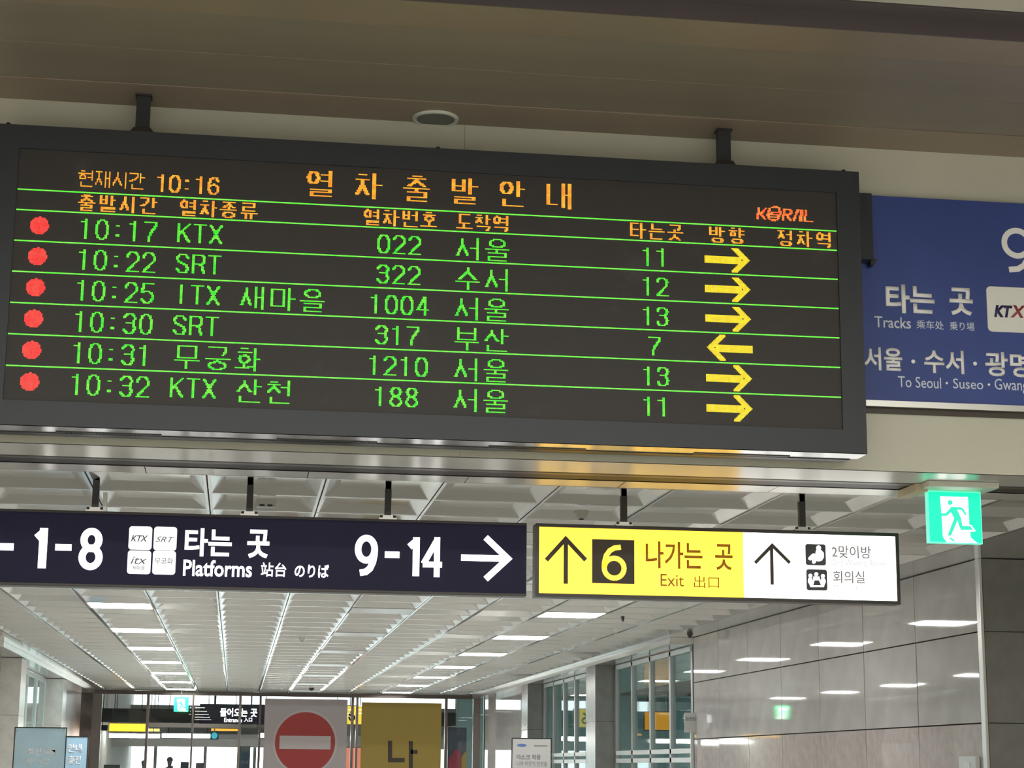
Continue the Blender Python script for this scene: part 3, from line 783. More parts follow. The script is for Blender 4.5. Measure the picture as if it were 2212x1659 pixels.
def hangul(ch, t=.105):
    n = ord(ch)-0xAC00; c = CH[n//588]; v = JU[(n % 588)//28]; f = JO[n % 28]
    S = []
    yb = .58 if f != ' ' else 1.0
    vert = {'ㅏ': 1, 'ㅐ': 2, 'ㅑ': 1, 'ㅓ': -1, 'ㅕ': -1, 'ㅣ': 0}
    if v in vert:
        vt = .62 if f != ' ' else 1.0
        ci = c+'v' if c == 'ㄱ' else c
        ix1 = {'ㅐ': .42, 'ㅏ': .56, 'ㅑ': .56, 'ㅓ': .50, 'ㅕ': .52, 'ㅣ': .62}[v]-max(0, t-.105)*2.4
        S += place_(JAMO[ci], .02, .04, ix1, (.52 if f != ' ' else .84))
        m_ = vt*.45
        if v == 'ㅏ': S += [[(.76, 0), (.76, vt)], [(.76, m_), (1, m_)]]
        if v == 'ㅑ': S += [[(.76, 0), (.76, vt)], [(.76, m_-.11), (1, m_-.11)], [(.76, m_+.11), (1, m_+.11)]]
        if v == 'ㅐ': S += [[(.64, 0), (.64, vt*.97)], [(.64, m_), (.92, m_)], [(.92, 0), (.92, vt)]]
        if v == 'ㅓ': S += [[(.92, 0), (.92, vt)], [(.64, m_), (.92, m_)]]
        if v == 'ㅕ': S += [[(.92, 0), (.92, vt)], [(.60, m_-.11), (.92, m_-.11)], [(.60, m_+.11), (.92, m_+.11)]]
        if v == 'ㅣ': S += [[(.88, 0), (.88, vt)]]
        if f != ' ': S += place_(JAMO[f], .14, .74, .92, 1.0)
    elif v == 'ㅘ':
        S += place_(JAMO[c], .08, 0, .62, .66) + [[(.35, .66), (.35, .86)], [(0, .88), (.74, .84)], [(.80, 0), (.80, 1)], [(.80, .46), (1, .46)]]
    else:
        if f == ' ':
            S += place_(JAMO[c], .14, 0, .86, .52 if v != 'ㅗ' else .56)
            yv = {'ㅗ': .94, 'ㅜ': .64, 'ㅡ': .8, 'ㅠ': .66}[v]
            S += [[(0, yv), (1, yv)]]
            if v == 'ㅗ': S += [[(.5, .62), (.5, yv)]]
            if v == 'ㅜ': S += [[(.5, yv), (.5, 1)]]
            if v == 'ㅠ': S += [[(.33, yv), (.33, 1)], [(.67, yv), (.67, 1)]]
        else:
            top = .36 if c not in 'ㅊㅎ' else .40
            S += place_(JAMO[c], .16, 0, .84, top)
            yv = .50; S += [[(0, yv), (1, yv)]]
            if v == 'ㅗ': S += [[(.5, top-.02), (.5, yv)]]
            if v == 'ㅜ': S += [[(.5, yv), (.5, .64)]]
            S += place_(JAMO[f], .14, .66, .86, 1.0)
    return S
O8 = [(.5, 0), (.8, .05), (1, .3), (1, .7), (.8, .95), (.5, 1), (.2, .95), (0, .7), (0, .3), (.2, .05), (.5, 0)]
LAT = {
 '0': [O8], '1': [[(.1, .14), (.5, .14)], [(.5, 0), (.5, 1)]],
 '2': [[(0, .24), (.15, .04), (.5, 0), (.85, .05), (1, .24), (.95, .42), (.5, .68), (0, 1), (1, 1)]],
 '3': [[(0, .2), (.18, .04), (.5, 0), (.85, .05), (1, .25), (.8, .44), (.3, .46)], [(.8, .46), (1, .72), (.85, .95), (.5, 1), (.18, .96), (0, .8)]],
 '4': [[(.72, 1), (.72, 0), (0, .74), (1, .74)]],
 '5': [[(1, 0), (.08, 0), (.05, .45), (.5, .38), (.9, .48), (1, .7), (.85, .94), (.5, 1), (.15, .95), (0, .8)]],
 '6': [[(.95, .2), (.8, .04), (.5, 0), (.15, .1), (0, .4), (0, .75), (.2, .96), (.5, 1), (.85, .95), (1, .72), (.85, .48), (.5, .42), (.1, .52)]],
 '7': [[(0, 0), (1, 0), (.98, .18), (.45, .62), (.38, 1)]],
 '8': [[(.5, 0), (.85, .05), (.95, .24), (.75, .44), (.25, .48), (0, .74), (.15, .95), (.5, 1), (.85, .95), (1, .74), (.75, .5), (.25, .44), (.05, .24), (.15, .05), (.5, 0)]],
 ':': [[(.4, .24), (.55, .24)], [(.4, .30), (.55, .30)], [(.4, .74), (.55, .74)], [(.4, .80), (.55, .80)]],
 'K': [[(.05, 0), (.05, 1)], [(1, 0), (.08, .55)], [(.35, .42), (1, 1)]], 'T': [[(0, 0), (1, 0)], [(.5, 0), (.5, 1)]],
 'X': [[(0, 0), (1, 1)], [(1, 0), (0, 1)]], 'I': [[(.5, 0), (.5, 1)]],
 'S': [[(1, .2), (.8, .03), (.5, 0), (.15, .04), (0, .22), (.1, .4), (.9, .62), (1, .8), (.85, .97), (.5, 1), (.15, .96), (0, .8)]],
 'R': [[(.05, 1), (.05, 0), (.8, 0), (1, .14), (1, .36), (.8, .5), (.1, .5)], [(.55, .5), (.85, .62), (.98, 1)]],
}
def dots_for(strokes, c0, r0, w, h, vw, hw):
    S = set()
    for pl in strokes:
        for (x0, y0), (x1, y1) in zip(pl[:-1], pl[1:]):
            X0, Y0, X1, Y1 = c0+x0*(w-vw), r0+y0*(h-hw), c0+x1*(w-vw), r0+y1*(h-hw)
            n = max(2, int(4*max(abs(X1-X0), abs(Y1-Y0)))+1)
            for i in range(n+1):
                cx, ry = round(X0+(X1-X0)*i/n), round(Y0+(Y1-Y0)*i/n)
                for a in range(vw):
                    for b_ in range(hw): S.add((cx+a, ry+b_))
    return S
YS = YB+.010
def dot_mesh(name, S, mtl, parent=bd, fill=.92):
    V, Fc = [], []
    q = P*fill/2
    for (c, r) in sorted(S):
        x = LX0+(c+.5)*P; z = LZT-(r+.5)*P; k_ = len(V)
        V += [(x-q, 0, z-q), (x+q, 0, z-q), (x+q, 0, z+q), (x-q, 0, z+q)]; Fc.append((k_, k_+1, k_+2, k_+3))
    me = bpy.data.meshes.new(name); me.from_pydata(V, [], Fc)
    return link(name, me, mtl, parent, (0, YS, 0))
def led_text(name, s, c0, r0, gw, gh, pitch, vw, hw, mtl):
    c = c0
    for ch in s:
        dot_mesh(name, dots_for(LAT[ch] if ch in LAT else hangul(ch, vw/gw), c, r0, gw, gh, vw, hw), mtl)
        c += pitch
# rules
for r_ in (31, 47, 71, 95, 119, 143, 167):
    dot_mesh('green_rule', {(c, r_) for c in range(640)}, m_ledl, fill=1.0).scale.z = 1.0
# headings
led_text('caption_character', '현재시간', 44, 14, 12, 13, 12.7, 1, 1, m_ledo)
led_text('clock_character', '10:16', 102, 14, 9, 14, 9.8, 2, 1, m_ledo)
led_text('title_character', '열차출발안내', 216, 4, 21, 21, 37.6, 3, 1, m_ledo)
for s, c0, pt in (('출발시간', 45, 15.4), ('열차종류', 121, 15.2), ('열차번호', 261, 14.8), ('도착역', 333, 14.4), ('타는곳', 471, 14.9), ('방향', 535, 16), ('정차역', 591, 15.9)):
    led_text('heading_character', s, c0, 33, 13, 13, pt, 2, 1, m_ledo)
ROWS = [('10:17', 'KTX', None, '022', '서울', '11', 1), ('10:22', 'SRT', None, '322', '수서', '12', 1), ('10:25', 'ITX', '새마을', '1004', '서울', '13', 1),
        ('10:30', 'SRT', None, '317', '부산', '7', -1), ('10:31', None, '무궁화', '1210', '서울', '13', 1), ('10:32', 'KTX', '산천', '188', '서울', '11', 1)]
for k_, (tm, tr_, kr, no, dest, pf, ar) in enumerate(ROWS):
    r0 = 48+24*k_
    led_text('time_character', tm, 47, r0+4, 10, 16, 12, 2, 1, m_ledg)
    if tr_: led_text('train_type_character', tr_, 120, r0+4, 10, 15, 12, 2, 1, m_ledg)
    if kr: led_text('train_name_character', kr, 169 if kr != '무궁화' else 122, r0+3, 19, 18, 22.6, 2, 1, m_ledg)
    led_text('train_number_character', no, 272 if len(no) == 3 else 267, r0+5, 10, 15, 12, 2, 1, m_ledg)
    led_text('destination_character', dest, 333, r0+4, 19, 18, 23, 2, 1, m_ledg)
    led_text('platform_character', pf, 480 if len(pf) == 2 else 485, r0+5, 10, 15, 11.5, 2, 1, m_ledg)
    # red disc
    S = {(c, r_) for c in range(8, 28) for r_ in range(r0, r0+24) if (c+.5-17.8)**2+(r_+.5-(r0+11.3))**2 < 6.9**2}
    dot_mesh('red_disc', S, m_ledr)
    # arrow
    S = set(); rc = r0+11.7
    for c in range(531, 569):
        for r_ in range(r0+1, r0+23):
            u = (c+.5-531) if ar > 0 else (568.5-c-.5+.5)
            d = abs(r_+.5-rc)
            if u < 0 or u > 37: continue
            sh = u < 30 and d < 2.9
            hd = d <= 37.2-u and d >= (31.2-u)/1.05 and d < 10.2 and u > 21.5
            if sh or hd: S.add((c, r_))
    dot_mesh('arrow', S, m_ledy, fill=.96)
# operator's slanted word mark
S = set()
def mk(pl, c0, w, h=10, r0=15, vw=2): 
    for (c, r_) in dots_for(pl, c0, r0, w, h, vw, 1): S.add((c+int((24-r_)*.22), r_))
mk([[(.05, 0), (.05, 1)], [(1, .0), (.4, .42), (.4, .5), (1, 1)], [(.05, .5), (.4, .48)]], 574, 8)
mk([[(.5, 0), (.9, .15), (1, .5), (.9, .85), (.5, 1), (.1, .85), (0, .5), (.1, .15), (.5, 0)], [(.1, .5), (.5, .40), (.9, .45)], [(.1, .62), (.9, .62)], [(.15, .75), (.85, .75)]], 582, 12, 13, 13)
mk([[(0, 1), (0, 0), (.8, 0), (1, .2), (.8, .45), (.1, .5)], [(.5, .5), (1, 1)]], 595, 8)
mk([[(0, 1), (.4, 0), (1, 0), (1, 1)]], 604, 7)
mk([[(0, 0), (0, 1)]], 610, 3); mk([[(0, 0), (0, 1), (1, 1)]], 613, 8)
dot_mesh('word_mark', S, m_ledro, fill=.96)

# ------------------------------------------------------------------ blue platform sign on the header
YP = YH-.055
A, B = at(1800, 867, YP), at(2212, 438, YP)
zt_, zb_ = B.z-.006, at(2212, 877, YP).z
bs = thing('platform_sign', 'large blue platform direction sign with white lettering mounted on the cream header', 'sign', (4.9, YH, zb_))
X0, X1 = 3.895, 6.9
box('panel', X0, X1, YP, YH-.002, zb_, zt_, m_blue, bs)
box('bottom_rail', X0, X1, YP-.012, YH-.002, zb_-.040, zb_-.001, m_alu, bs)
box('rail_shadow', X0, X1, YH-.022, YH-.002, zb_-.075, zb_-.041, m_railshade, bs)  # dark strip painting in the shadow below the bottom rail
def bt(s, a, b_, off=.018, mt=m_printw, **k): return text(s, a, b_, YP, mt, bs, off=off, **k)
numeral('9', (2166, 588), (2228, 494), YP, .038, m_printw, bs); bt('-', (2246, 548), (2282, 536), .02); numeral('1', (2296, 594), (2340, 501), YP, .040, m_printw, bs); numeral('4', (2336, 596), (2400, 503), YP, .034, m_printw, bs)
bt('타는', (1914, 675), (2017, 618), .03); bt('곳', (2052, 680), (2100, 623), .03)
bt('Tracks', (1889, 707), (1967, 686), .012, m_printl); bt('乘车处', (1980, 710), (2038, 694), .0, m_printl); bt('乗り場', (2052, 713), (2104, 697), .0, m_printl)
bt('서울', (1867, 799), (1948, 752), .022); bt('수서', (1997, 805), (2081, 758), .022); bt('광명', (2129, 812), (2222, 763), .022)
bt('To Seoul', (1940, 836), (2032, 816), .0, m_printl); bt('Suseo', (2059, 839), (2123, 820), .0, m_printl); bt('Gwangmyeong', (2149, 849), (2300, 824), .0, m_printl)
for px, pyy, r in ((1972.5, 781, .013), (2106, 785.5, .013), (2045, 827.6, .008), (2136, 831, .008)):
    c0 = at(px, pyy, YP); prism('lettering_dot', circ(c0.x, c0.z, r, 14), YP-.003, YP, m_printw, bs)
A, B = at(2134, 716, YP), at(2250, 624, YP)
prism('logo_tile', rrect(A.x, B.x, A.z, B.z, .03), YP-.004, YP, mat('tile_white', (.80, .80, .77), .5), bs)
text('KT', (2147, 685), (2186, 661), YP, m_ktxnavy, bs, off=.045, shear=.25, lift=.004)
text('X', (2182, 686), (2214, 661), YP, m_ktxred, bs, off=.03, shear=.25, lift=.0045)

# ------------------------------------------------------------------ hanging signs
YG = 12.58
zg0, zg1 = CZ+1.154, CZ+1.661
gx1 = at(1138, 1200, YG).x
navy = thing('platform_sign', 'long navy hanging sign with white platform numbers and a right arrow', 'sign', (.2, YG+.07, zg0))
NX0 = -3.1
box('sign_box', NX0, gx1, YG+.004, YG+.14, zg0, zg1, m_sblack, navy, .004)
# face is two acrylic sheets
box('sign_face', NX0+.006, gx1-.006, YG-.001, YG+.004, zg0+.018, zg1-.018, m_navy, navy)
def nt_(s, a, b_, off=.02, mt=m_wlit, **k): return text(s, a, b_, YG-.001, mt, navy, off=off, **k)
def nrect(x0, y0, x1, y1, mt=m_wlit): 
    A, B = at(x0, y1, YG), at(x1, y0, YG); return prism('lettering', [(A.x, A.z), (B.x, A.z), (B.x, B.z), (A.x, B.z)], YG-.004, YG-.001, mt, navy)
nrect(-22, 1174, 30, 1188); numeral('1', (66, 1227), (110, 1141), YG-.001, .053, m_wlit, navy); nrect(119, 1176, 155, 1189); numeral('8', (168, 1231), (225, 1141), YG-.001, .046, m_wlit, navy)
for (x0, y0, x1, y1) in ((277, 1138, 329.5, 1187), (331, 1139, 383, 1188.5), (274, 1190, 327, 1239.5), (328.5, 1190.7, 380.5, 1240.6)):
    A, B = at(x0, y1, YG), at(x1, y0, YG)
    prism('logo_tile', rrect(A.x, B.x, A.z, B.z, .02), YG-.004, YG-.001, m_tilew, navy)
nt_('KTX', (283, 1169.5), (320, 1157), .02, m_tgrey, shear=.3, lift=.004); nt_('SRT', (336, 1171), (377, 1160), .0, m_tgrey, shear=.4, lift=.004)
nt_('itx', (282, 1218), (318, 1203), .0, m_tgrey, shear=.3, lift=.004); nt_('새마을', (286, 1231), (313, 1222), .0, m_tgrey, lift=.004)
nt_('무궁화', (334, 1218), (374, 1206), .0, m_tgrey, lift=.004); nt_('Mugunghwa', (334, 1230), (373, 1224), .0, m_lgrey, lift=.004)
nt_('타는', (398, 1201), (502, 1143), .026); nt_('곳', (533, 1205), (583, 1145), .03)
nt_('Platforms', (395, 1244), (545, 1212), .018); nt_('站台', (563, 1245), (619, 1216), .012); nt_('のりば', (636, 1247), (711, 1220), .02)
numeral('9', (765, 1244), (817, 1156), YG-.001, .044, m_wlit, navy); nrect(831, 1192, 863, 1205); numeral('1', (875, 1244), (913, 1161), YG-.001, .046, m_wlit, navy); numeral('4', (908, 1246), (962, 1161), YG-.001, .040, m_wlit, navy)
A = at(996, 1204.5, YG); B = at(1092, 1207, YG); w_ = .043
prism('arrow', stroke([(A.x, A.z), (B.x, A.z)], w_), YG-.004, YG-.001, m_wlit, navy)
prism('arrow', stroke(pts_at([(1049, 1161), (1097, 1207), (1049, 1251)], YG), w_), YG-.0045, YG-.0015, m_wlit, navy)
def hangers(root, pxs_, yy, mt=m_black):
    for px, pyy in pxs_:
        x = atz(px, pyy, 1.87).x
        box('hanger_rod', x-.022, x+.022, yy-.022, yy+.022, zg1+.02, ZC+.004, mt, root)
        box('reflection_stub', x-.02, x+.02, yy-.02, yy+.02, ZC+.004, ZC+.06, m_strip, root)  # pale stub added to imitate the rod's reflection in the ceiling
        boxes('rod_bracket', [(x-.06, x+.06, yy-.03, yy+.03, zg1, zg1+.012), (x-.035, x+.035, yy-.026, yy+.026, zg1+.012, zg1+.03)], m_alu, root)
        for s_ in (-1, 1): cyl('bracket_bolt', (x+s_*.045, yy-.02, zg1+.02), .010, .018, 'Z', m_black, root, 10)
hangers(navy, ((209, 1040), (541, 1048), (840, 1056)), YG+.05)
A = at(223, 1095, YG+.02)
box('cable_clip', at(219, 1090, YG).x, at(228, 1090, YG).x, YG+.10, YG+.14, zg1, at(223, 1064, YG+.12).z, m_alu, navy)

yx0, yx1, ymid = at(1157, 1200, YG).x, at(1942, 1200, YG).x, at(1606, 1200, YG).x
ex = thing('exit_sign', 'yellow and white lit hanging sign for exit six and the waiting room', 'sign', ((yx0+yx1)/2, YG+.07, zg0))
box('sign_box', yx0, yx1, YG+.012, YG+.14, zg0, zg1, m_sblack, ex, .004)
frame('sign_frame', yx0, yx1, YG-.004, YG+.012, zg0, zg1, .024, m_sblack, ex)
box('yellow_face', yx0+.024, ymid, YG+.002, YG+.012, zg0+.024, zg1-.024, m_ylit, ex)
box('white_face', ymid+.001, yx1-.024, YG+.002, YG+.012, zg0+.024, zg1-.024, m_wlit, ex)
YF = YG+.002
box('yellow_rear_face', yx0+.024, ymid, YG+.14, YG+.144, zg0+.024, zg1-.024, m_panely, ex)
box('white_rear_face', ymid+.001, yx1-.024, YG+.14, YG+.144, zg0+.024, zg1-.024, m_white, ex)
def et(s, a, b_, off=.0, mt=m_brown, **k): return text(s, a, b_, YF, mt, ex, off=off, **k)
def arrow_up(px, y0, y1, hx0, hy, hx1, w_):
    A, B = at(px, y1, YF), at(px, y0, YF)
    prism('arrow', stroke([(A.x, A.z), (A.x, B.z-.02)], w_), YF-.003, YF, m_dbrown, ex)
    prism('arrow', stroke(pts_at([(hx0, hy), (px, y0+3), (hx1, hy)], YF), w_), YF-.0035, YF-.0005, m_dbrown, ex)
arrow_up(1222, 1161, 1261, 1180, 1210, 1265, .030)
arrow_up(1668, 1175, 1263, 1631, 1216, 1706, .024)
A, B = at(1279, 1259.5, YF), at(1370, 1167, YF)
prism('number_tile', [(A.x, A.z), (B.x, A.z), (B.x, B.z), (A.x, B.z)], YF-.003, YF, m_dbrown, ex)
numeral('6', (1299.5, 1254), (1353, 1177), YF, .036, m_ylit6, ex, lift=.004)
et('나가는', (1395, 1227), (1517, 1172), .012); et('곳', (1545, 1231), (1582, 1176), .012)
et('Exit', (1427, 1266), (1477, 1241)); et('出口', (1499, 1269.5), (1553, 1245), -.005)
for x0, y0, x1, y1 in ((1740.5, 1176, 1783, 1220.6), (1742.4, 1230.6, 1786, 1275)):
    A, B = at(x0, y1, YF), at(x1, y0, YF)
    prism('pictogram_tile', rrect(A.x, B.x, A.z, B.z, .016), YF-.003, YF, m_slate, ex)
def pic(P, mt=m_wlit, Y=YF, root=ex, l=.0035, nm='pictogram'): return prism(nm, pts_at(P, Y), Y-l-.002, Y-l, mt, root)
def pc(x, y, r, mt=m_wlit, Y=YF, root=ex, l=.0035, nm='pictogram'):
    return pic([(x+r*math.cos(2*math.pi*k_/16), y+r*math.sin(2*math.pi*k_/16)) for k_ in range(16)], mt, Y, root, l, nm)
q = lambda L: [(1720+a/9.617, 1160+b_/9.617) for a, b_ in L]
pc(1720+460/9.617, 1160+228/9.617, 5.2)
pic(q([(410, 275), (510, 270), (565, 330), (570, 420), (530, 490), (480, 505), (400, 500), (395, 540), (355, 560), (325, 530), (330, 470), (290, 490), (245, 460), (250, 430), (330, 350), (375, 345), (398, 370), (400, 310)]))
for a in ((290, 805), (412, 775), (550, 812)): pc(1720+a[0]/9.617, 1160+a[1]/9.617, 4.2)
pic(q([(250, 850), (325, 850), (330, 930), (350, 880), (352, 820), (470, 820), (490, 870), (505, 940), (520, 850), (590, 860), (610, 930), (580, 1000), (570, 1040), (290, 1040), (280, 1000), (240, 930)]))
pic(q([(375, 900), (465, 900), (510, 1005), (345, 1005)]), m_slate, l=.006)
et('2맞이방', (1797, 1205), (1881, 1180), .010, m_grey); et('2nd Waiting Room', (1799, 1225), (1913, 1211), .004, m_lgrey)
et('회의실', (1800, 1259), (1867, 1234), .010, m_grey); et('Meeting Room', (1802, 1277), (1881, 1265), .0, m_lgrey)
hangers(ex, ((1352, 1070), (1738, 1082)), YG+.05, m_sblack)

# ------------------------------------------------------------------ green running-man exit sign
YX = 11.62
A, B = at(2007.5, 1172, YX), at(2119, 1063, YX)
rx0, rx1, rz0, rz1 = A.x, B.x, A.z, B.z
ge = thing('emergency_exit_sign', 'square green lit emergency exit sign with a running figure under the header', 'sign', ((rx0+rx1)/2, YX+.03, rz0))
box('light_box', rx0, rx1, YX+.006, YX+.05, rz0, rz1, m_greene, ge, .003)
box('green_face', rx0+.008, rx1-.008, YX, YX+.006, rz0+.008, rz1-.008, m_green, ge)
g = lambda L: [(2000+a/11.057, 1040+b_/11.057) for a, b_ in L]
GK = dict(Y=YX, root=ge)
pic(g([(340, 360), (1000, 375), (1035, 1040), (1090, 1050), (1190, 1190), (1050, 1205), (1075, 1350), (1230, 1470), (500, 1455), (410, 1320), (375, 770)]), m_wlit, l=.0, **GK)
pc(2000+575/11.057, 1040+505/11.057, 5.4, m_greenm, l=.003, **GK)
pic(g([(600, 605), (840, 620), (885, 650), (970, 785), (945, 810), (920, 790), (840, 680), (745, 680), (830, 860), (870, 1060), (1060, 1068), (1120, 1160), (840, 1160), (810, 1120), (750, 935), (600, 1290), (560, 1305), (515, 1285), (670, 880), (590, 735), (510, 820), (380, 830), (365, 765), (470, 760)]), m_greenm, l=.003, **GK)
pic(g([(530, 1345), (590, 1345), (650, 1380), (710, 1455), (640, 1425)]), m_greenm, l=.003, **GK)
box('mounting_box', at(1988, 1050, YX).x, at(2137, 1050, YX).x, 11.46, 11.92, rz1+.004, ZC-.002, m_mount, ge, .004)
cap = at(1978, 1050, 11.6).x
struct(box('trim_6', cap, cap+.085, 11.60, 11.95, ZC-.055, ZC-.002, mat('ochre_end_cap', (.52, .45, .30), .5), None, .004))
# small exit sign over the far doors
A, B = at(375, 1537, 48.6), at(408, 1506, 48.6)
ge2 = thing('emergency_exit_sign', 'small green lit running figure sign hanging before the far glass doors', 'sign', ((A.x+B.x)/2, 48.6, A.z))
box('light_box', A.x, B.x, 48.6, 48.68, A.z, B.z, m_greenf, ge2)
k2 = lambda L: [(375+(a-60)/1290*33, 1506+(b_-200)/1290*31) for a, b_ in L]
pic(k2([(340, 360), (1000, 375), (1035, 1040), (1075, 1350), (1230, 1470), (500, 1455), (410, 1320), (375, 770)]), m_tilew, Y=48.6, root=ge2, l=0)
pic(k2([(600, 605), (840, 620), (885, 650), (970, 785), (920, 790), (840, 680), (745, 680), (830, 860), (870, 1060), (1060, 1068), (1120, 1160), (840, 1160), (810, 1120), (750, 935), (600, 1290), (515, 1285), (670, 880), (590, 735), (510, 820), (380, 830), (365, 765), (470, 760)]), m_greenm, Y=48.6, root=ge2, l=.004)
ceiling_rods(ge2, ((A.x+B.x)/2,), 48.64, B.z, ZC, .01)

# ------------------------------------------------------------------ ceiling detectors
def dome(px, pyy, r, label, name='smoke_detector', z=ZC, mt=m_white):
    c0 = atz(px, pyy, 1.87)
    t = thing(name, label, 'detector', (c0.x, c0.y, z))
    cyl('base', (c0.x, c0.y, z-.012), r, .024, 'Z', mt, t, 24)
    cyl('sensor_head', (c0.x, c0.y, z-.042), r*.62, .036, 'Z', mt, t, 20, r2=r*.9)
    cyl('lens', (c0.x, c0.y, z-.064), r*.3, .012, 'Z', m_black, t, 14)
dome(1256, 1103, .055, 'white round smoke detector on the ceiling left of the rod over the yellow sign')
dome(652, 1376, .05, 'small dark capped smoke detector below the navy sign on the metal ceiling')
dome(1345, 1331, .024, 'small dark sprinkler head on the ceiling right of the nearest right hand lamp', 'sprinkler_head', mt=m_dark)
dome(1490, 1367, .04, 'small dark sprinkler head on the ceiling by the top of the side windows', 'sprinkler_head', mt=m_dark)
dome(673, 1486, .07, 'dark dome camera on the ceiling above the far doors', 'dome_camera', mt=m_dark)
c0 = atz(575, 1078, 1.87)
t = thing('motion_detector', 'grey white box detector with two dark slots on the ceiling beside a hanger rod', 'detector', (c0.x, c0.y, ZC))
box('case', c0.x-.07, c0.x+.07, c0.y-.03, c0.y+.05, ZC-.06, ZC, m_white, t, .012)
for s_ in (-1, 1): box('slot', c0.x+s_*.028-.018, c0.x+s_*.028+.018, c0.y-.034, c0.y-.028, ZC-.056, ZC-.042, m_black, t)
# small white box on the right wall
A, B = atx(2083, 1690, 6.5), atx(2117, 1634, 6.5)
t = thing('wall_thermostat', 'small pale box on the polished right wall beside the dark pillar', 'control box', (6.49, (A.y+B.y)/2, A.z))
box('case', 6.455, 6.498, min(A.y, B.y), max(A.y, B.y), A.z, B.z, m_wframe, t, .006)
box('cover', 6.449, 6.455, min(A.y, B.y)+.12, max(A.y, B.y)-.12, A.z+.04, B.z-.05, m_white, t)

# ------------------------------------------------------------------ free-standing panels
def stand(name, px0, py0, px1, D, hgt, mt, label, cat, fr=None, w=.012, legs=m_alu):
    A = at(px0, py0, D); B = at(px1, py0, D)
    x0, x1, z1 = A.x, B.x, (A.z+B.z)/2; z0 = z1-hgt
    t = thing(name, label, cat, ((x0+x1)/2, D+.03, 0))
    box('panel', x0+.003, x1-.003, D, D+.012, z0, z1, mt, t, .003)
    if fr: frame('frame', x0-w, x1+w, D-.006, D+.02, z0-w, z1+w, w, fr, t)
    for x in (x0+.06, x1-.06):
        box('leg', x-.015, x+.015, D+.014, D+.044, .02, z1-.04, legs, t)
        box('foot', x-.03, x+.03, D-.2, D+.26, 0, .02, legs, t, .004)
    return t, x0, x1, z0, z1
t, x0, x1, z0, z1 = stand('no_entry_board', 572, 1510, 752, 16.0, 1.25, m_panelw, 'tall pale free standing panel with a red no entry disc', 'sign')
c0 = at(659, 1604, 16.0); R_ = 62.5/F*16.0*1.01
prism('disc', circ(c0.x, c0.z, R_*1.08, 40), 15.996, 16.0, m_discw, t)
prism('disc_rim', circ(c0.x, c0.z, R_*1.0, 40), 15.992, 15.9965, m_red, t)
prism('white_bar', [(c0.x-.215, c0.z-.055), (c0.x+.215, c0.z-.055), (c0.x+.215, c0.z+.055), (c0.x-.215, c0.z+.055)], 15.988, 15.9925, m_discw, t)
t, x0, x1, z0, z1 = stand('exit_board', 781, 1518, 955, 16.0, 1.25, m_panely, 'tall mustard yellow free standing panel with a dark Korean letter', 'sign')
ribbon('lettering', [pts_at([(842.5, 1600), (842.5, 1642), (874, 1642)], 16.0)], .036, 16.0, .003, m_dbrown, t)
ribbon('lettering', [pts_at([(887.5, 1601), (887.5, 1690)], 16.0), pts_at([(887.5, 1624), (902, 1624)], 16.0)], .034, 16.0, .003, m_dbrown, t)
for i, (px, pyy) in enumerate(((575, 1516), (750, 1516))):
    pass
t, x0, x1, z0, z1 = stand('poster_stand', 34, 1573, 143, 22.0, 1.0, m_skyp, 'nearer pale blue poster stand in a thin black frame at the lower left', 'poster stand', m_black)
text('부산 여행', (59, 1632), (125, 1616), 22.0, mat('white_ink', (.97, .97, .97), .6), t, off=.02)
text('안내문', (54, 1651), (108, 1638), 22.0, mat('pale_ink', (.85, .92, .95), .6), t, off=.02)
for px in (38, 138):
    c0 = at(px, 1578, 22); cyl('corner_pin', (c0.x, 21.992, c0.z), .009, .01, 'Y', m_alu, t, 10)
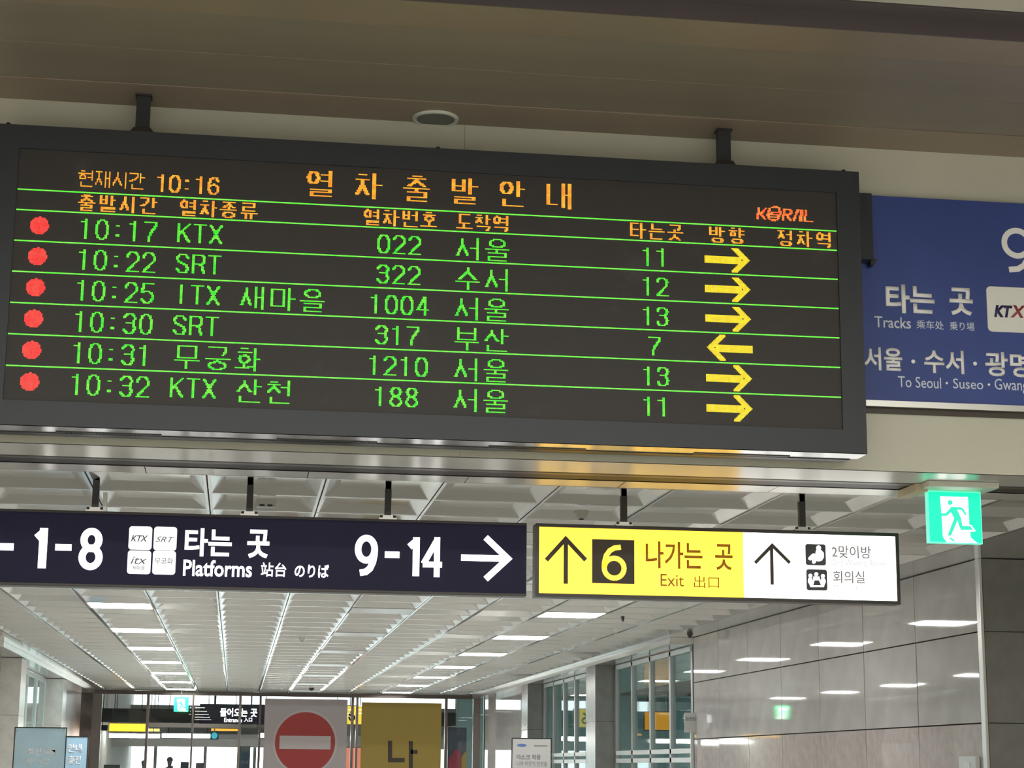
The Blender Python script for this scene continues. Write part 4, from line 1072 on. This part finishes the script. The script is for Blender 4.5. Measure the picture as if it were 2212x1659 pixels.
t, x0, x1, z0, z1 = stand('poster_stand', 137, 1592, 190, 23.5, 1.0, m_skyp2, 'blue poster stand half hidden behind the nearer pale blue one', 'poster stand', m_sblack)
text('안내', (146, 1626), (177, 1607), 23.5, m_printw, t, off=.02); text('충전', (146, 1651), (175, 1633), 23.5, m_printw, t, off=.02)
t, x0, x1, z0, z1 = stand('notice_stand', 1107, 1596, 1190, 25.0, 1.0, m_paper, 'white notice in a thin black frame standing before the far glass doors', 'poster stand', m_black)
text('마스크 착용', (1116, 1641), (1168, 1630), 25, m_textg, t, off=.01); text('나와 이웃의 안전을', (1116, 1655), (1182, 1645), 25, m_textg, t)
c0 = at(1127, 1610, 25); prism('blue_mark', circ(c0.x, c0.z, .02, 16, 3.2), 24.995, 25, m_textb, t)
c0 = at(1168, 1611, 25); prism('grey_mark', [(c0.x-.09, c0.z-.006), (c0.x+.09, c0.z-.006), (c0.x+.09, c0.z+.006), (c0.x-.09, c0.z+.006)], 24.995, 25, m_textg, t)
# post with a small white sign in front of the windows
A, B = at(1479, 1582, 26.2), at(1506, 1540, 26.2)
t = thing('post_sign', 'small white sign on a pale post in front of the side windows', 'sign', ((A.x+B.x)/2, 26.2, 0))
box('sign_plate', A.x, B.x, 26.19, 26.21, A.z, B.z, m_paper, t, .003)
text('동선안내', (1481, 1557), (1504, 1549), 26.19, m_textg, t, off=.01)
px_ = at(1495, 1600, 26.22).x
box('post', px_-.022, px_+.022, 26.21, 26.25, .02, B.z-.05, m_wframe, t, .004)
box('foot', px_-.15, px_+.15, 26.08, 26.38, 0, .02, m_wframe, t)
# red box on the wall seen past the pillar
struct(box('wall_right', 6.5, 6.7, 32.96, 34.6, 0, ZC-.1, m_pillar2))
c0 = atx(1278, 1560, 6.5)
t = thing('fire_alarm_box', 'small red alarm box on the pale wall just behind the side pillar', 'alarm', (6.47, c0.y, c0.z))
box('case', 6.42, 6.499, c0.y-.12, c0.y+.12, c0.z-.14, c0.z+.14, m_red, t, .01)
box('label_plate', 6.40, 6.42, c0.y-.06, c0.y+.06, c0.z-.03, c0.z+.03, m_dark, t)
